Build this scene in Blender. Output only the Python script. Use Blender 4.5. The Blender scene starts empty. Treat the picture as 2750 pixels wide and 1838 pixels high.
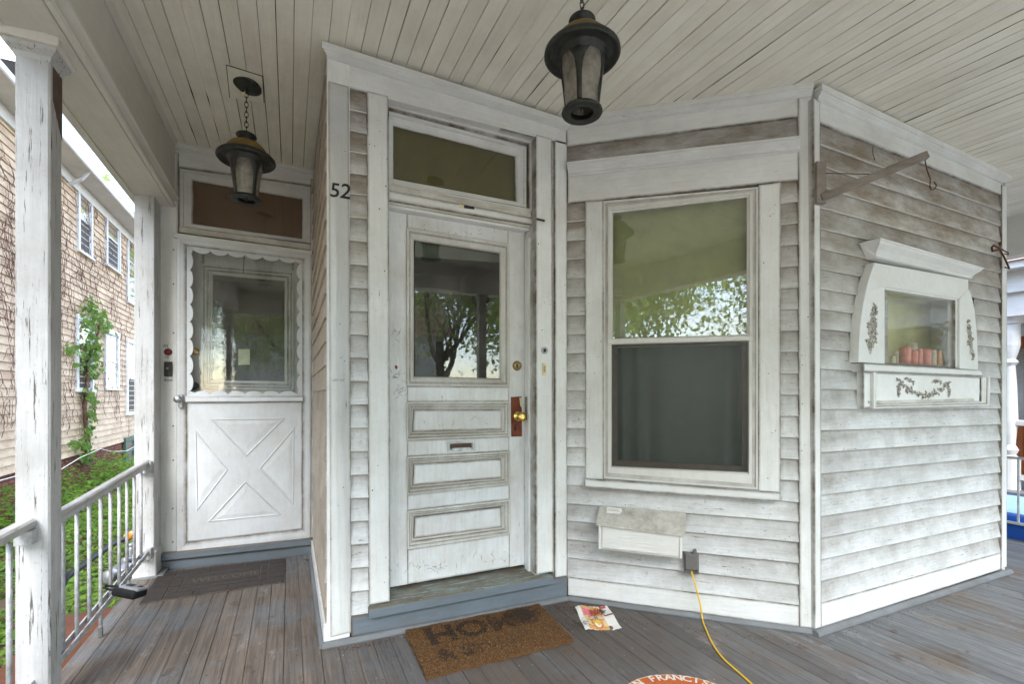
import bpy, math, random
from mathutils import Vector, Matrix, noise
random.seed(7)
SC = bpy.context.scene
COL = SC.collection
# ------------------------------------------------------------------ camera
F, CX, HOR = 1250.0, 1375.0, 1062.0
YAW = math.radians(25.5)
EYE = Vector((0, 0, 1.2))
cd = bpy.data.cameras.new('camera')
cam = bpy.data.objects.new('camera', cd); COL.objects.link(cam)
cam.location = EYE; cam.rotation_euler = (math.radians(90), 0, -YAW)
cd.sensor_width = 36; cd.lens = F / 2750 * 36; cd.shift_y = (HOR - 919) / 2750
cd.clip_start = .05; cd.clip_end = 600
SC.camera = cam
# ------------------------------------------------------------------ light
SUN_EL, SUN_AZ = math.radians(46), math.radians(192)
w = bpy.data.worlds.new('World'); SC.world = w; w.use_nodes = True
nt = w.node_tree
sky = nt.nodes.new('ShaderNodeTexSky'); sky.sky_type = 'NISHITA'; sky.sun_disc = False
sky.sun_elevation = SUN_EL; sky.sun_rotation = SUN_AZ; sky.air_density = 1.0; sky.dust_density = .8; sky.ozone_density = 1.5
# broken cloud cover, the same kind all round the sky
tc = nt.nodes.new('ShaderNodeTexCoord')
mp = nt.nodes.new('ShaderNodeMapping'); mp.inputs['Scale'].default_value = (1.6, 1.6, 3.2); mp.inputs['Location'].default_value = (.4, 2.1, .7)
cn = nt.nodes.new('ShaderNodeTexNoise'); cn.inputs['Scale'].default_value = 1.7; cn.inputs['Detail'].default_value = 8; cn.inputs['Roughness'].default_value = .6
cr = nt.nodes.new('ShaderNodeValToRGB'); cr.color_ramp.elements[0].position = .44; cr.color_ramp.elements[1].position = .72
mx = nt.nodes.new('ShaderNodeMix'); mx.data_type = 'RGBA'; mx.inputs[7].default_value = (5.6, 5.55, 5.5, 1)
bg = nt.nodes['Background']; bg.inputs['Strength'].default_value = .12
L = nt.links
L.new(tc.outputs['Generated'], mp.inputs[0]); L.new(mp.outputs[0], cn.inputs['Vector']); L.new(cn.outputs[0], cr.inputs[0])
L.new(cr.outputs[0], mx.inputs[0]); L.new(sky.outputs[0], mx.inputs[6]); L.new(mx.outputs[2], bg.inputs[0])
sd = bpy.data.lights.new('sun', 'SUN'); sd.energy = 1.3; sd.angle = math.radians(44); sd.color = (1, .985, .955)
so = bpy.data.objects.new('sun', sd); COL.objects.link(so)
# direction towards the sun: nishita azimuth is clockwise from +Y
sdir = Vector((math.sin(SUN_AZ) * math.cos(SUN_EL), math.cos(SUN_AZ) * math.cos(SUN_EL), math.sin(SUN_EL)))
so.rotation_euler = sdir.to_track_quat('Z', 'Y').to_euler(); so.location = (0, -3, 8)
SC.view_settings.view_transform = 'Standard'; SC.view_settings.look = 'None'
SC.view_settings.exposure = 2.88; SC.view_settings.gamma = 1; SC.view_settings.use_curve_mapping = False
SC.cycles.max_bounces = 12; SC.cycles.diffuse_bounces = 8; SC.cycles.transparent_max_bounces = 16

# ------------------------------------------------------------------ geometry of the place
RV = Vector((math.cos(YAW), -math.sin(YAW), 0)); VV = Vector((math.sin(YAW), math.cos(YAW), 0))
def ray(px, py): return RV * ((px - CX) / F) + VV + Vector((0, 0, (HOR - py) / F))
class Plane:
    def __init__(s, p, n):
        s.p = Vector((p[0], p[1], 0)); s.n = Vector((n[0], n[1], 0)).normalized()   # n points out of the wall
        s.d = Vector((-s.n.y, s.n.x, 0))                                           # to the right, seen from outside
    def at(s, px, py, off=0.0):
        r = ray(px, py); q = s.p + s.n * off
        t = (q - EYE).dot(s.n) / r.dot(s.n)
        return EYE + r * t
PB = Plane((.163, 2.393), (0, -1))                 # wall with the front door
PC = Plane((1.511, 2.392), (-.8741/1.3168, -.985/1.3168))     # angled wall with the window
PD = Plane((2.496, 1.518), (0, -1))                # right wall
PS = Plane((.163, 3.877), (0, -1))                 # back wall with the storm door
PR = Plane((.163, 2.393), (-1, 0))                 # short side wall between them
PN = Plane((-4.5, 0), (1, 0))                      # neighbour's side wall
def zf(x, y): return .004 - .0205 * x + .000 * y    # porch floor, slightly out of level
def zc(x, y): return 2.838 - .0185 * x + .020 * y   # porch ceiling
def fl(px, py, h=0.0):
    r = ray(px, py); z0 = h
    t = 1.0
    for _ in range(12):
        q = EYE + r * t
        t = (zf(q.x, q.y) + h - EYE.z) / r.z
    return EYE + r * t

# ------------------------------------------------------------------ materials
MATS = {}
def nodes(name):
    m = bpy.data.materials.new(name); m.use_nodes = True
    t = m.node_tree; b = t.nodes['Principled BSDF']; return m, t, b
def tex(t, scale, vec, detail=6, rough=.6, dist=0):
    n = t.nodes.new('ShaderNodeTexNoise'); n.inputs['Scale'].default_value = scale; n.inputs['Detail'].default_value = detail
    n.inputs['Roughness'].default_value = rough; n.inputs['Distortion'].default_value = dist
    t.links.new(vec, n.inputs['Vector']); return n.outputs[0]
def ramp(t, src, a, b, c0=(0,0,0,1), c1=(1,1,1,1)):
    r = t.nodes.new('ShaderNodeValToRGB'); e = r.color_ramp.elements
    e[0].position = a; e[1].position = b; e[0].color = c0; e[1].color = c1
    t.links.new(src, r.inputs[0]); return r.outputs[0]
def mixc(t, fac, a, b, mode='MIX'):
    n = t.nodes.new('ShaderNodeMix'); n.data_type = 'RGBA'; n.blend_type = mode
    for s, v in ((0, fac), (6, a), (7, b)):
        if isinstance(v, (int, float)): n.inputs[s].default_value = v
        elif isinstance(v, tuple): n.inputs[s].default_value = v if len(v) == 4 else v + (1,)
        else: t.links.new(v, n.inputs[s])
    return n.outputs[2]
def math_(t, op, a, b=0.0):
    n = t.nodes.new('ShaderNodeMath'); n.operation = op; n.use_clamp = False
    for i, v in enumerate((a, b)):
        if isinstance(v, (int, float)): n.inputs[i].default_value = v
        else: t.links.new(v, n.inputs[i])
    return n.outputs[0]
def coords(t, scale=(1,1,1), rnd=True, world=True):
    g = t.nodes.new('ShaderNodeNewGeometry').outputs['Position'] if world else t.nodes.new('ShaderNodeTexCoord').outputs['Object']
    m = t.nodes.new('ShaderNodeMapping'); m.inputs['Scale'].default_value = scale
    if rnd:
        oi = t.nodes.new('ShaderNodeObjectInfo')
        k = t.nodes.new('ShaderNodeMath'); k.operation = 'MULTIPLY'; k.inputs[1].default_value = 37.0
        t.links.new(oi.outputs['Random'], k.inputs[0])
        cb = t.nodes.new('ShaderNodeCombineXYZ')
        for i in range(3): t.links.new(k.outputs[0], cb.inputs[i])
        t.links.new(cb.outputs[0], m.inputs['Location'])
    t.links.new(g, m.inputs[0]); return m.outputs[0]
def rndout(t): return t.nodes.new('ShaderNodeObjectInfo').outputs['Random']
def bump(t, b, h, strength=.4, dist=.002):
    n = t.nodes.new('ShaderNodeBump'); n.inputs['Strength'].default_value = strength; n.inputs['Distance'].default_value = dist
    t.links.new(h, n.inputs['Height']); t.links.new(n.outputs[0], b.inputs['Normal'])

def paint(name, base, dirt, amt=.35, grain=(30,30,2), chips=.0, chipcol=(.10,.075,.055), rough=.55, fine=.5, topbrown=None, per=.06, dirtscale=3.0, lo=.40, edge=1.15, edgecol=(.12,.09,.062)):
    m, t, b = nodes(name)
    v = coords(t); g = coords(t, grain)
    n1 = tex(t, dirtscale, v, 9, .68); n2 = tex(t, 42, v, 5, .7); n3 = tex(t, 2.2, g, 7, .62)
    d = ramp(t, n1, lo, lo + .30)
    d2 = ramp(t, n3, .45, .75)
    col = mixc(t, math_(t, 'MULTIPLY', d, amt), base, dirt)
    col = mixc(t, math_(t, 'MULTIPLY', d2, amt * .55), col, dirt)
    hl = ramp(t, tex(t, 3.0, coords(t, tuple(x * 3.2 for x in grain)), 4, .75), .64, .70)
    col = mixc(t, math_(t, 'MULTIPLY', hl, fine * .28), col, tuple(c * .6 for c in dirt))
    sp = ramp(t, n2, .60, .72)
    col = mixc(t, math_(t, 'MULTIPLY', sp, fine * .35), col, tuple(c * .55 for c in dirt))
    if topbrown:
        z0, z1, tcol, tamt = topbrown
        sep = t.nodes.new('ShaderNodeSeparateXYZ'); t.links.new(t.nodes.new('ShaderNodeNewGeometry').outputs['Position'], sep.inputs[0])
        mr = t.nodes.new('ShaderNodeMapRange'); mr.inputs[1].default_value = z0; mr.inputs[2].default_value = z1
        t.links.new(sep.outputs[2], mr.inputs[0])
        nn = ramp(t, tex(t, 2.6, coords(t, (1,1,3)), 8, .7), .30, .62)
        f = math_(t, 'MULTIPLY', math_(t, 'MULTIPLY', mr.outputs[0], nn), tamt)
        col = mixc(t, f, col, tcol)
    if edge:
        at = t.nodes.new('ShaderNodeAttribute'); at.attribute_name = 'edge_tone'  # darker toward board edges, moulding grooves and the tops of clapboards
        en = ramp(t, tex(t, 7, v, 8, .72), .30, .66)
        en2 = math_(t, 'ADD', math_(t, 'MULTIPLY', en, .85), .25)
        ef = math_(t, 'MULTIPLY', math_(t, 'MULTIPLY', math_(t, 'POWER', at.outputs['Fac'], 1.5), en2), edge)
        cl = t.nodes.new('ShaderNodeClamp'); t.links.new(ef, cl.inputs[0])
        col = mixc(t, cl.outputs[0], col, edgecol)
    if chips:
        c = ramp(t, tex(t, 5.0, coords(t, tuple(x * .55 for x in grain)), 8, .75), 1 - chips - .012, 1 - chips)
        col = mixc(t, c, col, chipcol)
    # each piece a touch different
    pr = t.nodes.new('ShaderNodeMapRange'); pr.inputs[3].default_value = 1 - per; pr.inputs[4].default_value = 1 + per * .4
    t.links.new(rndout(t), pr.inputs[0])
    hs = t.nodes.new('ShaderNodeHueSaturation'); t.links.new(pr.outputs[0], hs.inputs['Value']); t.links.new(col, hs.inputs['Color'])
    t.links.new(hs.outputs[0], b.inputs['Base Color']); b.inputs['Roughness'].default_value = rough
    b.inputs['Specular IOR Level'].default_value = .35
    h = math_(t, 'ADD', math_(t, 'MULTIPLY', n3, 1.2), math_(t, 'MULTIPLY', n2, .5))
    bump(t, b, h, .8, .0035)
    MATS[name] = m; return m
def plain(name, col, rough=.5, metal=0, nscale=20, var=.25, bmp=.2, spec=.5):
    m, t, b = nodes(name); v = coords(t, rnd=False)
    n = tex(t, nscale, v, 6, .65)
    c = mixc(t, ramp(t, n, .3, .75), tuple(x * (1 - var) for x in col), tuple(min(1, x * (1 + var)) for x in col))
    t.links.new(c, b.inputs['Base Color']); b.inputs['Roughness'].default_value = rough; b.inputs['Metallic'].default_value = metal
    b.inputs['Specular IOR Level'].default_value = spec
    bump(t, b, n, bmp, .002); MATS[name] = m; return m

WHITE = (.76, .775, .775); GRIME = (.40, .375, .335)
trimV = paint('trim_upright', WHITE, GRIME, .34, (30,30,2), .315)
trimH = paint('trim_level', WHITE, GRIME, .36, (3,3,34), .315)
trimG = paint('trim_grimy', (.66,.65,.61), (.22,.18,.13), .75, (3,3,30), .30)
lapedge = paint('lap_edge_paint', (.74,.735,.70), (.30,.25,.19), .5, (4,4,30), .33, (.12,.10,.08))
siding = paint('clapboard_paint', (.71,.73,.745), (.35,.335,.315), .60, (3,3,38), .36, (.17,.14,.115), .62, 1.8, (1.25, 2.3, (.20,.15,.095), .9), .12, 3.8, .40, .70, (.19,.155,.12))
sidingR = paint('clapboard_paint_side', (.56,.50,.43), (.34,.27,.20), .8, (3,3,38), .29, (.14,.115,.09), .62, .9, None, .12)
ceilM = paint('ceiling_paint', (.86,.84,.765), (.62,.57,.48), .50, (22,1.4,22), .27, (.12,.10,.08), .5, .3, None, .05)
beamM = paint('beam_paint', (.74,.725,.69), (.45,.41,.35), .32, (22,1.4,22), .29, (.12,.10,.08), .5, .3)
postM = paint('post_paint', (.56,.57,.59), (.27,.26,.245), .55, (26,26,1.3), .40, (.12,.11,.10), .5, 1.1)
alum = paint('aluminium_white', (.70,.70,.68), (.40,.36,.29), .30, (20,20,2), 0, rough=.4, fine=.3, edge=.5)
stormM = paint('storm_door_white', (.70,.73,.765), (.46,.43,.38), .42, (12,12,4), .30, (.25,.2,.15), rough=.38, fine=.5)
ledgeM = paint('ledge_wood', (.20,.21,.18), (.10,.065,.04), 1.0, (2,22,22), .42, (.26,.36,.34), .6, .9, dirtscale=6)
bluegrey = paint('blue_grey_paint', (.155,.19,.225), (.10,.10,.10), .45, (3,3,18), .24, (.30,.40,.40), .5, .5)
floorgrey = paint('moulding_grey', (.19,.205,.22), (.10,.09,.08), .6, (3,3,18), .27, (.12,.08,.05), .55, .6)
oldwood = paint('weathered_wood', (.30,.265,.24), (.12,.10,.085), .8, (3,3,26), .33, (.55,.52,.48), .8, .8)
mbox = paint('mailbox_lid', (.52,.50,.46), (.30,.27,.23), .9, (12,12,12), .25, rough=.85, fine=1, dirtscale=14)
mboxf = paint('mailbox_body', (.72,.725,.71), (.45,.40,.33), .25, (3,3,30), .22, rough=.7)
# porch floor
def floormat():
    m, t, b = nodes('floor_paint')
    v = coords(t, rnd=False); g = coords(t, (34, 1.1, 30)); g2 = coords(t, (120, 4, 60))
    grain = tex(t, 2.0, g, 9, .7, .8); fineg = tex(t, 1.2, g2, 5, .7)
    grey = mixc(t, ramp(t, grain, .35, .68), (.105,.110,.116), (.215,.224,.232))
    grey = mixc(t, math_(t, 'MULTIPLY', ramp(t, fineg, .52, .66), .8), grey, (.05,.047,.044))
    wood = mixc(t, ramp(t, grain, .35, .7), (.062,.048,.038), (.23,.175,.135))
    big = tex(t, 1.5, v, 8, .68)
    # bare, trodden patches reach furthest in front of the doors
    sep = t.nodes.new('ShaderNodeSeparateXYZ'); t.links.new(t.nodes.new('ShaderNodeNewGeometry').outputs['Position'], sep.inputs[0])
    mr = t.nodes.new('ShaderNodeMapRange'); mr.inputs[1].default_value = 2.3; mr.inputs[2].default_value = -.2; mr.inputs[3].default_value = -.07; mr.inputs[4].default_value = .055
    t.links.new(sep.outputs[0], mr.inputs[0])
    wear = math_(t, 'ADD', math_(t, 'ADD', big, mr.outputs[0]), math_(t, 'MULTIPLY', math_(t, 'SUBTRACT', grain, .5), .22))
    col = mixc(t, math_(t, 'MULTIPLY', ramp(t, wear, .44, .57), .85), grey, wood)
    dust = ramp(t, tex(t, 5.5, coords(t, (1.6, .7, 1), rnd=False), 10, .78), .57, .72)
    col = mixc(t, math_(t, 'MULTIPLY', dust, .5), col, (.46,.46,.47))
    gp = t.nodes.new('ShaderNodeNewGeometry').outputs['Position']
    for cx_, cy_, rad_, amt_ in ((1.62, 2.08, .60, .9), (1.0, 1.9, .75, .6), (1.9, 1.3, .7, .45), (.6, 1.6, .6, .35), (.4, 2.6, .5, .3)):
        vd = t.nodes.new('ShaderNodeVectorMath'); vd.operation = 'DISTANCE'; vd.inputs[1].default_value = (cx_, cy_, 0); t.links.new(gp, vd.inputs[0])
        dd_ = math_(t, 'ADD', vd.outputs['Value'], math_(t, 'MULTIPLY', math_(t, 'SUBTRACT', big, .5), 1.1))
        fd_ = ramp(t, dd_, rad_ * .35, rad_, (1,1,1,1), (0,0,0,1))
        col = mixc(t, math_(t, 'MULTIPLY', math_(t, 'MULTIPLY', fd_, ramp(t, grain, .25, .6)), amt_), col, (.075,.052,.038))
    spots = ramp(t, tex(t, 8, v, 5, .6), .62, .68)
    col = mixc(t, math_(t, 'MULTIPLY', spots, .65), col, (.085,.05,.028))
    pr = t.nodes.new('ShaderNodeMapRange'); pr.inputs[3].default_value = .84; pr.inputs[4].default_value = 1.08
    t.links.new(rndout(t), pr.inputs[0])
    hs = t.nodes.new('ShaderNodeHueSaturation'); t.links.new(pr.outputs[0], hs.inputs['Value']); t.links.new(col, hs.inputs['Color'])
    t.links.new(hs.outputs[0], b.inputs['Base Color'])
    r = t.nodes.new('ShaderNodeMapRange'); r.inputs[3].default_value = .42; r.inputs[4].default_value = .8
    t.links.new(big, r.inputs[0]); t.links.new(r.outputs[0], b.inputs['Roughness'])
    b.inputs['Specular IOR Level'].default_value = .4
    bump(t, b, math_(t, 'ADD', grain, math_(t, 'MULTIPLY', fineg, .6)), .8, .003)
    return m
floorM = floormat()
dark = plain('dark_gap', (.012,.011,.01), .9, bmp=0)
soil_dirt = plain('leaf_litter_brown', (.10,.055,.03), .95, nscale=60, var=.6)
def glassmat(name, refl=.22, rough=.0, wavy=0.0, clear=.9, dust=.10):
    m, t, b = nodes(name); t.nodes.remove(b); o = t.nodes['Material Output']
    gl = t.nodes.new('ShaderNodeBsdfGlossy'); gl.inputs['Roughness'].default_value = rough; gl.inputs['Color'].default_value = (1,1,1,1)
    tr = t.nodes.new('ShaderNodeBsdfTransparent'); tr.inputs['Color'].default_value = (clear, clear, clear * .98, 1)
    ge = t.nodes.new('ShaderNodeNewGeometry'); dp = t.nodes.new('ShaderNodeVectorMath'); dp.operation = 'DOT_PRODUCT'
    t.links.new(ge.outputs['Incoming'], dp.inputs[0]); t.links.new(ge.outputs['Normal'], dp.inputs[1])
    sch = math_(t, 'POWER', math_(t, 'SUBTRACT', 1.0, math_(t, 'ABSOLUTE', dp.outputs['Value'])), 5.0)
    f = math_(t, 'ADD', math_(t, 'MULTIPLY', sch, .9), .04 + refl)
    mx = t.nodes.new('ShaderNodeMixShader'); t.links.new(f, mx.inputs[0]); t.links.new(tr.outputs[0], mx.inputs[1]); t.links.new(gl.outputs[0], mx.inputs[2])
    # old dust on the pane
    df = t.nodes.new('ShaderNodeBsdfDiffuse'); df.inputs['Color'].default_value = (.5,.5,.46,1)
    m2 = t.nodes.new('ShaderNodeMixShader'); d = ramp(t, tex(t, 5, coords(t, (1,1,1)), 8, .7), .42, .8)
    t.links.new(math_(t, 'ADD', math_(t, 'MULTIPLY', d, dust), .006), m2.inputs[0]); t.links.new(mx.outputs[0], m2.inputs[1]); t.links.new(df.outputs[0], m2.inputs[2])
    if wavy:
        bn = t.nodes.new('ShaderNodeBump'); bn.inputs['Strength'].default_value = wavy; bn.inputs['Distance'].default_value = .004
        t.links.new(tex(t, 7, coords(t, (1,1,3.2)), 3, .5, .6), bn.inputs['Height']); t.links.new(bn.outputs[0], gl.inputs['Normal'])
    t.links.new(m2.outputs[0], o.inputs[0]); return m
glassD = glassmat('door_glass', refl=.02, wavy=.022)
glassS = glassmat('storm_glass', refl=.0, wavy=.12)
glassW = glassmat('window_glass', refl=.05, wavy=.025)
glassT = glassmat('transom_glass', refl=.0, wavy=.1, dust=.03)
glassM = glassmat('cabinet_glass', refl=.0, wavy=.25, clear=.95, dust=.08)
glassF = glassmat('far_window_glass', refl=.25, wavy=.3)
lampglass = None
def lampg():
    m, t, b = nodes('lantern_glass')
    b.inputs['Base Color'].default_value = (.50,.45,.36,1); b.inputs['Roughness'].default_value = .25
    n = tex(t, 9, coords(t, rnd=False), 7, .7)
    t.links.new(mixc(t, ramp(t, n, .35, .7), (.40,.37,.32), (.09,.08,.065)), b.inputs['Base Color'])
    b.inputs['Transmission Weight'].default_value = .25
    bump(t, b, n, .3, .004); return m
lampglass = lampg()
shadeM = plain('roller_shade_olive', (.40,.45,.22), .85, nscale=8, var=.08, bmp=.05)
tshade = plain('transom_backing_brown', (.17,.075,.022), .8, nscale=4, var=.25, bmp=.05)
tshade2 = plain('transom_backing_olive', (.12,.10,.018), .8, nscale=4, var=.3, bmp=.05)
curtain = plain('curtain_grey', (.12,.15,.132), .9, nscale=14, var=.12, bmp=.05)
darkroom = plain('room_dark', (.05,.05,.047), .9, nscale=3, var=.4, bmp=0)
brass = plain('brass', (.72,.52,.16), .18, 1, 30, .15, .05)
oldbrass = plain('old_brass', (.34,.26,.12), .38, 1, 40, .3, .2)
steel = plain('dull_steel', (.42,.44,.46), .4, 1, 40, .3, .2)
redwood = plain('bare_red_wood', (.17,.035,.012), .6, nscale=30, var=.5)
blackmetal = plain('black_metal', (.032,.034,.031), .45, .3, 26, .6, .5)
verdigris = plain('lantern_brown_patina', (.24,.155,.04), .55, .3, 12, .4, .3)
rust = plain('rust', (.10,.035,.015), .85, .2, 60, .6, .5)
blackp = plain('black_marks', (.01,.01,.01), .5, bmp=0)
greybox = plain('grey_plastic', (.13,.125,.12), .45, nscale=60, var=.1, bmp=.1)
yellow = plain('yellow_cord', (.80,.50,.015), .4, nscale=10, var=.08, bmp=.05)
ivory = plain('ivory_plastic', (.66,.60,.40), .4, nscale=20, var=.08)
rubber = plain('brown_rubber', (.042,.034,.031), .7, nscale=45, var=.35, bmp=.6)
rubberhi = plain('worn_rubber', (.13,.105,.085), .8, nscale=45, var=.4, bmp=.4)
paper = plain('paper_white', (.78,.76,.72), .7, nscale=30, var=.06)
def coirmat():
    m, t, b = nodes('coir')
    v = coords(t, rnd=False); n = tex(t, 160, v, 3, .8); n2 = tex(t, 7, v, 7, .7)
    c = mixc(t, ramp(t, n, .3, .7), (.045,.024,.011), (.21,.108,.045))
    c = mixc(t, math_(t, 'MULTIPLY', ramp(t, n2, .45, .75), .5), c, (.12,.055,.022))
    t.links.new(c, b.inputs['Base Color']); b.inputs['Roughness'].default_value = .95; b.inputs['Specular IOR Level'].default_value = .1
    bump(t, b, n, 1, .006); return m
coir = coirmat()
coirdark = plain('coir_print', (.045,.026,.014), .95, nscale=150, var=.7, bmp=1)
orangemat = plain('orange_mat', (.42,.095,.02), .9, nscale=150, var=.4, bmp=.8)
tan = plain('mat_tan', (.55,.36,.19), .9, nscale=120, var=.3)
palegrey = plain('mat_letter', (.62,.58,.52), .9, nscale=120, var=.2)
nsiding = paint('neighbour_clapboard', (.70,.54,.38), (.34,.20,.12), .75, (3,3,30), .31, (.22,.10,.05), .7, .9, dirtscale=2)
nwhite = paint('neighbour_trim', (.72,.72,.72), (.45,.40,.36), .4, (3,3,8), .25, dirtscale=2)
ngreen = plain('basement_green', (.05,.11,.075), .6)
roofM = plain('roof_shingle', (.13,.11,.10), .9, nscale=12, var=.4)
stem = plain('vine_stem', (.15,.075,.055), .9, nscale=20, var=.4)
bark = plain('bark', (.085,.07,.055), .95, nscale=14, var=.5, bmp=1)
def leafmat(name, c0, c1):
    m, t, b = nodes(name)
    n = tex(t, 1.6, coords(t, rnd=False), 4, .6); n2 = tex(t, 23, coords(t, rnd=False), 2, .5)
    t.links.new(mixc(t, ramp(t, math_(t, 'ADD', math_(t, 'MULTIPLY', n, .5), math_(t, 'MULTIPLY', n2, .5)), .38, .62), c0, c1), b.inputs['Base Color'])
    b.inputs['Roughness'].default_value = .5; b.inputs['Specular IOR Level'].default_value = .3
    tr = t.nodes.new('ShaderNodeBsdfTranslucent'); tr.inputs[0].default_value = tuple(min(1, x * 1.4) for x in c1) + (1,)
    ms = t.nodes.new('ShaderNodeMixShader'); ms.inputs[0].default_value = .5
    o = t.nodes['Material Output']; t.links.new(b.outputs[0], ms.inputs[1]); t.links.new(tr.outputs[0], ms.inputs[2]); t.links.new(ms.outputs[0], o.inputs[0])
    return m
leafA = leafmat('undergrowth_leaf', (.035,.09,.010), (.19,.32,.045))
leafB = leafmat('ivy_leaf', (.045,.11,.018), (.17,.28,.05))
leafC = leafmat('tree_leaf', (.10,.16,.04), (.24,.32,.09))
flowerM = leafmat('red_blossom', (.30,.015,.03), (.5,.04,.07))
groundM = plain('soil', (.085,.06,.035), .95, nscale=3, var=.6, bmp=1)
brickM = plain('brick_red', (.19,.065,.042), .9, nscale=9, var=.5, bmp=.6)
mortar = plain('mortar', (.19,.15,.12), .95, nscale=12, var=.3)
cardb = plain('rust_brown_board', (.105,.032,.010), .8, nscale=6, var=.3)
orange = plain('orange_plastic', (.85,.27,.02), .4)
blackr = plain('black_rubber', (.012,.012,.014), .6, spec=.25)
silver = plain('silver_grey_paint', (.36,.37,.40), .35, .5, 30, .2)
bluepl = plain('blue_plastic', (.012,.085,.40), .35, nscale=8, var=.12)
lightblue = plain('pale_blue_plastic', (.45,.70,.80), .35, nscale=8, var=.12)
orangedoor = plain('orange_brown_door', (.32,.085,.02), .45, nscale=20, var=.3)
redcan = plain('can_red', (.78,.30,.26), .35, .2, 30, .2)
orgcan = plain('can_orange', (.8,.40,.12), .35, .2, 30, .2)
whitecan = plain('can_white', (.72,.66,.62), .35, 0, 30, .2)
candle = plain('candle_wax', (.72,.70,.58), .5)
asphalt = plain('asphalt', (.06,.06,.062), .9, nscale=40)

# ------------------------------------------------------------------ builders
ORG = {}
def empty(name, loc, label=None, cat=None, group=None, kind=None):
    o = bpy.data.objects.new(name, None); o.location = loc; o.empty_display_size = .1; COL.objects.link(o)
    tag(o, label, cat, group, kind); return o
def tag(o, label=None, cat=None, group=None, kind=None):
    if label: o['label'] = label
    if cat: o['category'] = cat
    if group: o['group'] = group
    if kind: o['kind'] = kind
    return o
def wloc(p):
    v = Vector((0,0,0))
    while p is not None: v = v + p.location; p = p.parent
    return v
def mk(name, vs, fs, mat, parent=None, bevel=0, smooth=False, seg=1, attr=None):
    me = bpy.data.meshes.new(name)
    off = wloc(parent)
    if parent is None:                      # a free thing gets its origin at its base
        n = len(vs); off = Vector((sum(v[0] for v in vs)/n, sum(v[1] for v in vs)/n, min(v[2] for v in vs)))
    me.from_pydata([tuple(Vector(v) - off) for v in vs], [], fs)
    me.materials.append(mat)
    if attr and any(attr):
        me.attributes.new('edge_tone', 'FLOAT', 'POINT').data.foreach_set('value', attr)
    me.validate()
    if smooth:
        for p in me.polygons: p.use_smooth = True
    o = bpy.data.objects.new(name, me); COL.objects.link(o)
    if parent is None: o.location = off
    else: o.parent = parent
    if bevel:
        b = o.modifiers.new('bevel', 'BEVEL'); b.width = bevel; b.segments = seg; b.limit_method = 'ANGLE'; b.angle_limit = math.radians(40)
    return o
BF = [(0,1,2,3),(7,6,5,4),(0,4,5,1),(1,5,6,2),(2,6,7,3),(3,7,4,0)]
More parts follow.
